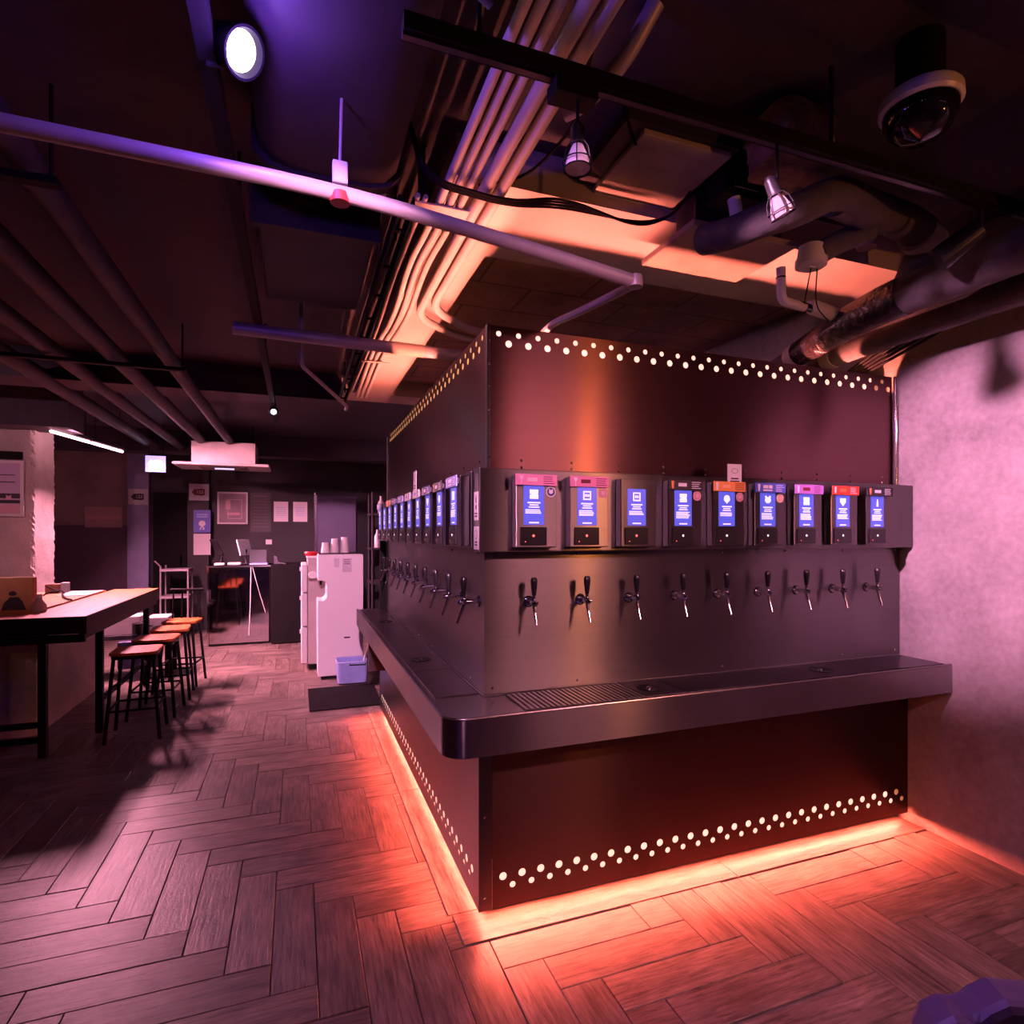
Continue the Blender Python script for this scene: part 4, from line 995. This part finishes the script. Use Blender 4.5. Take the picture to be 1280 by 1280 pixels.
o = B(-.86, -.70, 8.43, 8.52, 1.046, 1.082).build('receipt_heap', m_paper, bevel=.012); tag(o, 'crumpled white receipts on the counter beside the monitor', 'paper')
o = MB().prism([(-.30, 1.05), (-.14, 1.05), (-.16, 1.075), (-.24, 1.085), (-.26, 1.16), (-.30, 1.17)], 8.45, 8.55, 'y').build('tape_dispenser', m_steel_dk, bevel=.004); tag(o, 'grey tape dispenser on the black cabinet', 'tape dispenser')
cable('white cable hanging down the mirrored counter front', [(-.58, 8.44, 1.05), (-.575, 8.385, 1.03), (-.585, 8.385, .5), (-.60, 8.39, .12)], .006, m_white)
cable('second white cable slanting over the mirrored counter front', [(-.565, 8.44, 1.05), (-.56, 8.385, 1.03), (-.48, 8.385, .70), (-.40, 8.39, .42)], .004, m_white)

# chrome trolley by the doorway
tl = thing('trolley', 'three tier steel trolley in the dark doorway corner', 'trolley', (-1.62, 9.5, 0), world=True)
for x in (-1.80, -1.46):
    for y in (9.35, 9.70): MB().cyl((x, y, .02), (x, y, .95 if x > -1.7 else 1.0), .012, n=10).build('post', m_pipe_grey, tl, smooth=True)
for z in (.20, .55, .93): B(-1.81, -1.45, 9.34, 9.71, z, z + .03).build('shelf', m_pipe_grey, tl)
MB().tube([(-1.80, 9.35, 1.0), (-1.86, 9.30, 1.08)], .01, 8).build('handle', m_pipe_grey, tl)

# white fridge facing the aisle
fr = thing('small_fridge', 'cream three door fridge behind the water dispenser', 'fridge', (.3, 6.9, 0), world=True)
B(.10, .62, 6.60, 7.18, .06, 1.19).build('body', M('fridge_side', (.50, .42, .40), .45), fr, bevel=.008)
for z0, z1 in ((.07, .46), (.47, .82), (.83, 1.13)):
    d = B(.035, .096, 6.60, 7.18, z0, z1).build('door', m_white, fr, bevel=.01)
    B(.02, .036, 6.62, 6.66, z1 - .07, z1 - .03).build('handle', m_white, d, bevel=.003)
B(.09, .63, 6.59, 7.19, 1.19, 1.215).build('top', m_white, fr, bevel=.005)
B(.12, .60, 6.63, 7.15, .002, .06).build('kick', m_blackmt, fr)
rb = MB().lathe([(0, 0), (.055, 0), (.075, .03), (.07, .045), (0, .04)], (.14, 6.78, 1.215), 20).build('red_bowl', m_red, smooth=True); tag(rb, 'dark red bowl on top of the cream fridge', 'bowl')

# water dispenser
wd = thing('water_dispenser', 'tall white water dispenser with curved side and tap recess', 'water dispenser', (.40, 6.25, 0), world=True)
prof = [(.185, .02), (.185, .60)]
for i in range(7):
    t = i / 6 * PI / 2; prof.append((.185 + .085 * (1 - math.cos(t)) * .0 + (.0 if i == 0 else .0), .60))
prof = [(.19, .03), (.186, .70), (.188, .79), (.235, .785), (.262, .80), (.275, .83), (.275, .94), (.262, .975), (.235, .985), (.19, .99), (.19, 1.235), (.20, 1.25), (.62, 1.25), (.63, 1.235), (.63, .03)]
MB().prism(prof, 6.12, 6.48, 'y').build('body', M('dispenser_white', (.82, .76, .78), .35, noise=(2, .02)), wd, bevel=.006)
B(.22, .60, 6.14, 6.46, .002, .03).build('foot', m_blackmt, wd)
MB().cyl((.225, 6.30, .985), (.225, 6.30, .93), .012, n=10).build('nozzle', m_blackpl, wd)
B(.20, .62, 6.13, 6.47, 1.2505, 1.262).build('top_tray', m_blackpl, wd, bevel=.003)
B(.425, .515, 6.1165, 6.1195, 1.07, 1.21).build('label_plate', M('label_grey', (.60, .52, .60), .5), wd, bevel=.001)
B(.345, .395, 6.1165, 6.1195, 1.12, 1.21).build('label_print', M('label_faint', (.66, .58, .64), .5), wd)
bars([(.44, .50, 1.19 - .02 * k, 1.196 - .02 * k) for k in range(3)], 6.1163).build('label_text', m_pipe_dark, wd)
B(.44, .50, 6.1165, 6.1195, .40, .415).build('vent_slot', m_pipe_dark, wd)
o = MB().prism([(.145 + .045 * math.cos(k * PI / 8), 1.03 + .035 * math.sin(k * PI / 8)) for k in range(16)], 6.35, 6.40, 'y').build('paper_cup_hood', m_white); tag(o, 'white oval cup holder fixed to the dispenser side', 'cup holder')
cupm = cm('paper_cup', (.80, .72, .70))
def cup_stack(label, x, y, h):
    t = thing('paper_cups', label, 'cups', (x, y, 1.262), group='paper cup stacks on the dispenser')
    MB().lathe([(0, 0), (.042, 0), (.043, .004), (.042, .007), (.031, h), (0, h)], n=20).build('stack', cupm, t, smooth=True)
    k = 0
    for k in range(int((h - .08) / .012)): MB().lathe([(.0415 - .0006 * k, .010 + .012 * k), (.0428 - .0006 * k, .013 + .012 * k), (.0415 - .0006 * k, .016 + .012 * k)], n=20).build('cup_rim', cupm, t, smooth=True)
cup_stack('shortest upturned paper cup stack on the dispenser', .265, 6.25, .105)
cup_stack('middle upturned paper cup stack on the dispenser', .355, 6.24, .145)
cup_stack('tallest upturned paper cup stack on the dispenser', .452, 6.24, .160)
# blue waste bucket and its hose
bk = thing('waste_bucket', 'translucent pale blue water bucket in front of the dispenser', 'bucket', (.50, 5.95, 0), world=True)
mbk = MB()
for lo, hi, k in ((.012, .215, 1.0),):
    o1 = rrect(.365, .635, 5.83, 6.07, .04); o2 = rrect(.355, .645, 5.82, 6.08, .045); n = len(o1)
    mbk.add([(p[0], p[1], .012) for p in o1] + [(p[0], p[1], .215) for p in o2], [tuple(reversed(range(n)))] + [(i, (i + 1) % n, (i + 1) % n + n, i + n) for i in range(n)])
mbk.build('tub', M('pale_blue_plastic', (.30, .36, .72), .3, alpha=1), bk, smooth=True)
MB().tube([(p[0], p[1], .215) for p in rrect(.355, .645, 5.82, 6.08, .045)] + [(rrect(.355, .645, 5.82, 6.08, .045)[0][0], rrect(.355, .645, 5.82, 6.08, .045)[0][1], .215)], .006, 8).build('rim', M('pale_blue_plastic_rim', (.42, .48, .78), .3), bk, smooth=True)
MB().tube([(.47, 5.815, .20), (.47, 5.812, .19), (.62, 5.812, .185), (.62, 5.815, .20)], .006, 8).build('handle', m_blackpl, bk)
cable('white hose arching from the bar into the blue bucket', [(.70, 5.3, .62), (.655, 5.6, .50), (.65, 5.85, .36), (.60, 5.93, .16)], .009, m_white)
mt = B(.09, .68, 5.03, 5.76, .0035, .012).build('floor_mat', M('black_rubber_mat', (.009, .008, .010), .9, spec=.08, bump=.3, bscale=200), bevel=.003); tag(mt, 'black rubber mat on the floor beside the bar end', 'mat')

# tall steel fridge and dark shelving behind
sf = thing('steel_fridge', 'tall stainless fridge against the black back wall', 'fridge', (.55, 9.6, 0), world=True)
B(.26, .86, 9.30, 9.98, .05, 2.05).build('body', M('fridge_steel', (.07, .06, .09), .42, 1.0, noise=(2, .1)), sf, bevel=.01)
B(.27, .85, 9.272, 9.298, .08, 1.02).build('door', M('fridge_steel', (.07, .06, .09), .42, 1.0), sf, bevel=.008)
B(.27, .85, 9.272, 9.298, 1.04, 2.03).build('door', M('fridge_steel', (.07, .06, .09), .42, 1.0), sf, bevel=.008)
MB().cyl((.245, 9.25, .05), (.245, 9.25, 2.08), .014, n=10).build('corner_post', m_chrome, sf, smooth=True)
sh = thing('storage_rack', 'dark storage rack in the shade behind the bar end', 'rack', (1.2, 8.0, 0), world=True)
for x in (.92, 1.75):
    for y in (7.8, 8.2): MB().cyl((x, y, .003), (x, y, 2.0), .014, n=8).build('post', m_pipe_dark, sh)
for z in (.3, .8, 1.25, 1.70): B(.90, 1.77, 7.78, 8.22, z, z + .025).build('shelf', m_pipe_dark, sh)
bn = 0
for z, xs in ((1.275, (1.0, 1.12, 1.3)), (1.725, (1.05, 1.25, 1.45))):
    for x in xs:
        o = MB().lathe([(0, 0), (.04, 0), (.04, .15), (.015, .19), (.015, .24), (0, .24)], (x, 7.95, z), 14).build('bottle', m_red if bn == 1 else m_pipe_grey, smooth=True)
        tag(o, 'red bottle on the dark storage rack' if bn == 1 else 'grey bottle on the dark storage rack', 'bottle', 'bottles on the dark rack'); bn += 1
bp = B(.70, .76, 4.86, 4.95, .003, 2.26).build('bar_end_post', m_blackmt); tag(bp, 'slim black post closing the far end of the bar', 'post')

# ================================================================== table and stools
TT = .92
tb = thing('bar_table', 'long orange lacquered bar table with dark steel edge and legs', 'table', (-1.7, 5.4, 0), world=True)
B(-1.665, -1.293, 4.512, 6.62, TT - .035, TT).build('table_top', m_orangewood, tb, bevel=.003)
B(-3.30, -1.668, 4.512, 5.00, TT - .035, TT).build('table_top', m_orangewood, tb, bevel=.003)
B(-2.28, -1.72, 5.02, 6.58, TT - .04, TT - .004).build('rear_board', M('pale_orange_wood', (.62, .33, .16), .35, noise=(2.5, .25), stretch=(14, 1.2, 1)), tb)
B(-1.718, -1.667, 5.004, 6.58, TT - .045, TT - .02).build('gutter', m_blackpl, tb)
B(-1.292, -1.284, 4.50, 6.63, TT - .11, TT - .001).build('edge_rail', m_blackmt, tb)
B(-3.30, -1.292, 4.50, 4.511, TT - .11, TT - .001).build('edge_rail', m_blackmt, tb)
B(-3.30, -1.30, 4.52, 4.55, TT - .17, TT - .12).build('apron', m_blackmt, tb)
B(-1.345, -1.30, 4.56, 6.60, TT - .15, TT - .036).build('apron', m_blackmt, tb)
for x, y in ((-1.55, 4.60), (-1.36, 5.05), (-1.36, 6.45), (-3.2, 4.60)): B(x - .022, x + .022, y - .022, y + .022, .003, TT - .036).build('leg', m_blackmt, tb)
B(-3.18, -1.572, 4.58, 4.61, .20, .235).build('foot_rail', m_blackmt, tb); B(-3.18, -1.572, 4.66, 4.69, .08, .115).build('foot_rail', m_blackmt, tb)
B(-1.375, -1.345, 5.08, 6.43, .22, .25).build('foot_rail', m_blackmt, tb)

def make_stool():
    t = thing('bar_stool', 'x', 'stool')
    MB().prism(rrect(-.15, .15, -.155, .155, .05), .600, .622).build('seat', m_orangewood, t, bevel=.006)
    MB().prism(rrect(-.14, .14, -.145, .145, .05), .575, .5995).build('seat_frame', m_blackmt, t)
    for sx in (-1, 1):
        for sy in (-1, 1):
            MB().tube([(sx * .12, sy * .125, .575), (sx * .165, sy * .17, .003)], .012, 10).build('leg', m_blackmt, t, smooth=True)
    q = .148
    for a, b in (((-q, -q), (q, -q)), ((q, -q), (q, q)), ((q, q), (-q, q)), ((-q, q), (-q, -q))):
        MB().cyl((a[0], a[1] * 1.03, .22), (b[0], b[1] * 1.03, .22), .008, n=8).build('foot_ring', m_blackmt, t, smooth=True)
    return t
st0 = make_stool()
for i, (x, y, rz, lb) in enumerate(((-1.09, 4.90, .05, 'black steel stool with orange wooden seat at the table corner'), (-1.07, 5.42, -.04, 'black steel stool with orange wooden seat in the middle of the row'), (-1.06, 5.92, .06, 'black steel stool with orange seat beside the chair with backrest'))):
    s_ = st0 if i == 0 else copy_tree(st0)
    s_.location = (x, y, 0); s_.rotation_euler = (0, 0, rz); tag(s_, lb, 'stool', 'orange stools along the table')
ch = copy_tree(st0); ch.name = 'bar_chair'; ch.location = (-1.05, 6.42, 0); ch.rotation_euler = (0, 0, -.1)
tag(ch, 'black steel bar chair with low spindle backrest at the table end', 'chair'); del ch['group']
for x in (-.12, -.04, .04, .12): MB().tube([(x, .12, .61), (x, .155, .90)], .008, 8).build('spindle', m_blackmt, ch)
MB().tube([(-.15, .155, .90), (.15, .155, .90)], .014, 10).build('back_rail', m_blackmt, ch)

# things on the table
kb = thing('kraft_bag', 'kraft paper bag with dark printed figure on the orange table', 'paper bag', (-1.86, 4.94, TT), world=True)
B(-1.985, -1.715, 4.925, 4.99, TT + .001, TT + .235).build('bag', M('kraft_paper', (.42, .25, .11), .8, noise=(9, .15), bump=.2), kb, bevel=.006)
MB().prism([(-1.895, TT + .01), (-1.755, TT + .01), (-1.775, TT + .07), (-1.80, TT + .10), (-1.845, TT + .10), (-1.88, TT + .06)], 4.9235, 4.9248, 'y').build('figure_print', m_print, kb)
MB().prism([(-1.83 + .022 * math.cos(k * PI / 6), TT + .125 + .016 * math.sin(k * PI / 6)) for k in range(12)], 4.9235, 4.9248, 'y').build('head_print', m_print, kb)
MB().prism([(-1.945, TT + .01), (-1.90, TT + .01), (-1.90, TT + .09), (-1.925, TT + .10), (-1.945, TT + .07)], 4.9236, 4.9248, 'y').build('shadow_print', M('print_brown', (.10, .06, .035), .7), kb)
wb = thing('white_bottle', 'small frosted white bottle standing beside the kraft bag', 'bottle', (-1.66, 4.86, TT))
MB().lathe([(0, .001), (.040, .001), (.043, .01), (.043, .045), (.030, .065), (.018, .085), (.018, .10), (0, .10)], n=20).build('bottle_body', M('frosted_white', (.75, .70, .74), .25, trans=.25), wb, smooth=True)
MB().lathe([(0, .1005), (.019, .1005), (.019, .118), (.014, .123), (0, .123)], n=16).build('cap', m_white, wb, smooth=True)
for nm, lb, bx_, mt_ in (('small_box', 'small brown box against the concrete pillar on the rear board', (-2.13, -2.03, 6.36, 6.46, .917, 1.0), M('brown_card', (.25, .12, .07), .7)),
                         ('white_box', 'small white box on the rear board by the pillar', (-2.02, -1.97, 6.38, 6.46, .917, 1.01), m_paper)):
    o = B(*bx_).build(nm, mt_, bevel=.003); tag(o, lb, 'box')
o = MB().prism([(-1.95, 6.05), (-1.73, 6.05), (-1.73, 6.55), (-2.0, 6.55)], .9175, .9205).build('paper_sheets', m_paper); tag(o, 'white paper sheets lying on the rear board of the table', 'paper')
cable('black cable curling over the table gutter', [(-2.1, 6.3, .99), (-1.95, 6.2, .935), (-1.85, 5.9, .93), (-1.76, 5.7, .925), (-1.70, 5.6, .928)], .007)
cable('black cable with white tip coiled on the rear board', [(-2.05, 6.1, .925), (-2.0, 6.0, .95), (-1.93, 6.1, .97), (-1.95, 6.25, .93)], .006)
# clutter on a low bench past the table
bn_ = thing('low_bench', 'low dark bench carrying white boxes past the table end', 'bench', (-1.6, 7.0, 0), world=True)
B(-2.15, -1.20, 6.78, 7.25, .40, .44).build('bench_top', m_pipe_dark, bn_)
for x in (-2.10, -1.25):
    for y in (6.82, 7.2): B(x - .02, x + .02, y - .02, y + .02, .003, .40).build('leg', m_blackmt, bn_)
for k, (x0, x1, z0, z1, lb) in enumerate(((-2.0, -1.55, .441, .56, 'wide white box at the bottom of the bench pile'), (-1.95, -1.50, .561, .62, 'flat white box on top of the bench pile'), (-1.45, -1.25, .441, .60, 'upright white box beside the black pot on the bench'))):
    o = B(x0, x1, 6.85, 7.15, z0, z1).build('white_box', m_paper, bevel=.004); tag(o, lb, 'box')
pt = thing('black_pot', 'black metal pot with shiny dents on the bench of white boxes', 'pot', (-1.50, 6.79 + .02, .441))
MB().lathe([(0, 0), (.055, 0), (.06, .01), (.06, .11), (.064, .115), (0, .115)], n=20).build('pot_body', m_blackpl, pt, smooth=True)
MB().tube([(.06, 0, .08), (.12, 0, .085)], .008, 8).build('handle', m_blackpl, pt)
cr_ = B(-1.66, -1.30, 6.70, 6.775, .12, .39).build('blue_crate', M('navy_crate', (.05, .05, .14), .5), bevel=.008); tag(cr_, 'navy plastic crate leaning under the bench', 'crate')

# chair in the near right corner of the picture
cq = thing('padded_chair', 'dark violet padded chair back close to the bar front', 'chair', (.95, .52, 0), world=True)
cx0, cy0 = .835, .585
sh_ = MB()
P = [(0, 0), (0, .27), (.012, .30), (.035, .315), (.06, .315), (.075, .330), (.10, .345), (.30, .345), (.36, .33), (.40, .30), (.40, 0)]
sh_.prism([(a - .20, b) for a, b in P], -.03, .03, 'y')
rq = Matrix.Rotation(math.radians(-28), 4, 'Z')
bk_ = MB(); bk_.v = [tuple(rq @ Vector(v) + Vector((cx0 + .17, cy0 - .10, .47))) for v in sh_.v]; bk_.f = sh_.f
bk_.build('backrest', M('violet_leatherette', (.10, .07, .16), .45, bump=.3, bscale=12), cq, bevel=.012)
se = MB(); t_ = MB().prism(rrect(-.20, .20, -.42, -.035, .05), .43, .49); se.v = [tuple(rq @ Vector(v) + Vector((cx0 + .17, cy0 - .10, 0))) for v in t_.v]; se.f = t_.f
se.build('seat', M('violet_leatherette', (.10, .07, .16), .45), cq, bevel=.01)
for a, b in ((-.17, -.06), (.17, -.06), (-.17, -.39), (.17, -.39)):
    p = rq @ Vector((a, b, 0)) + Vector((cx0 + .17, cy0 - .10, 0)); MB().cyl((p.x, p.y, .003), (p.x, p.y, .43), .014, n=10).build('leg', m_blackmt, cq, smooth=True)

for o in bpy.data.objects:
    if '_w' in o.keys(): del o['_w']
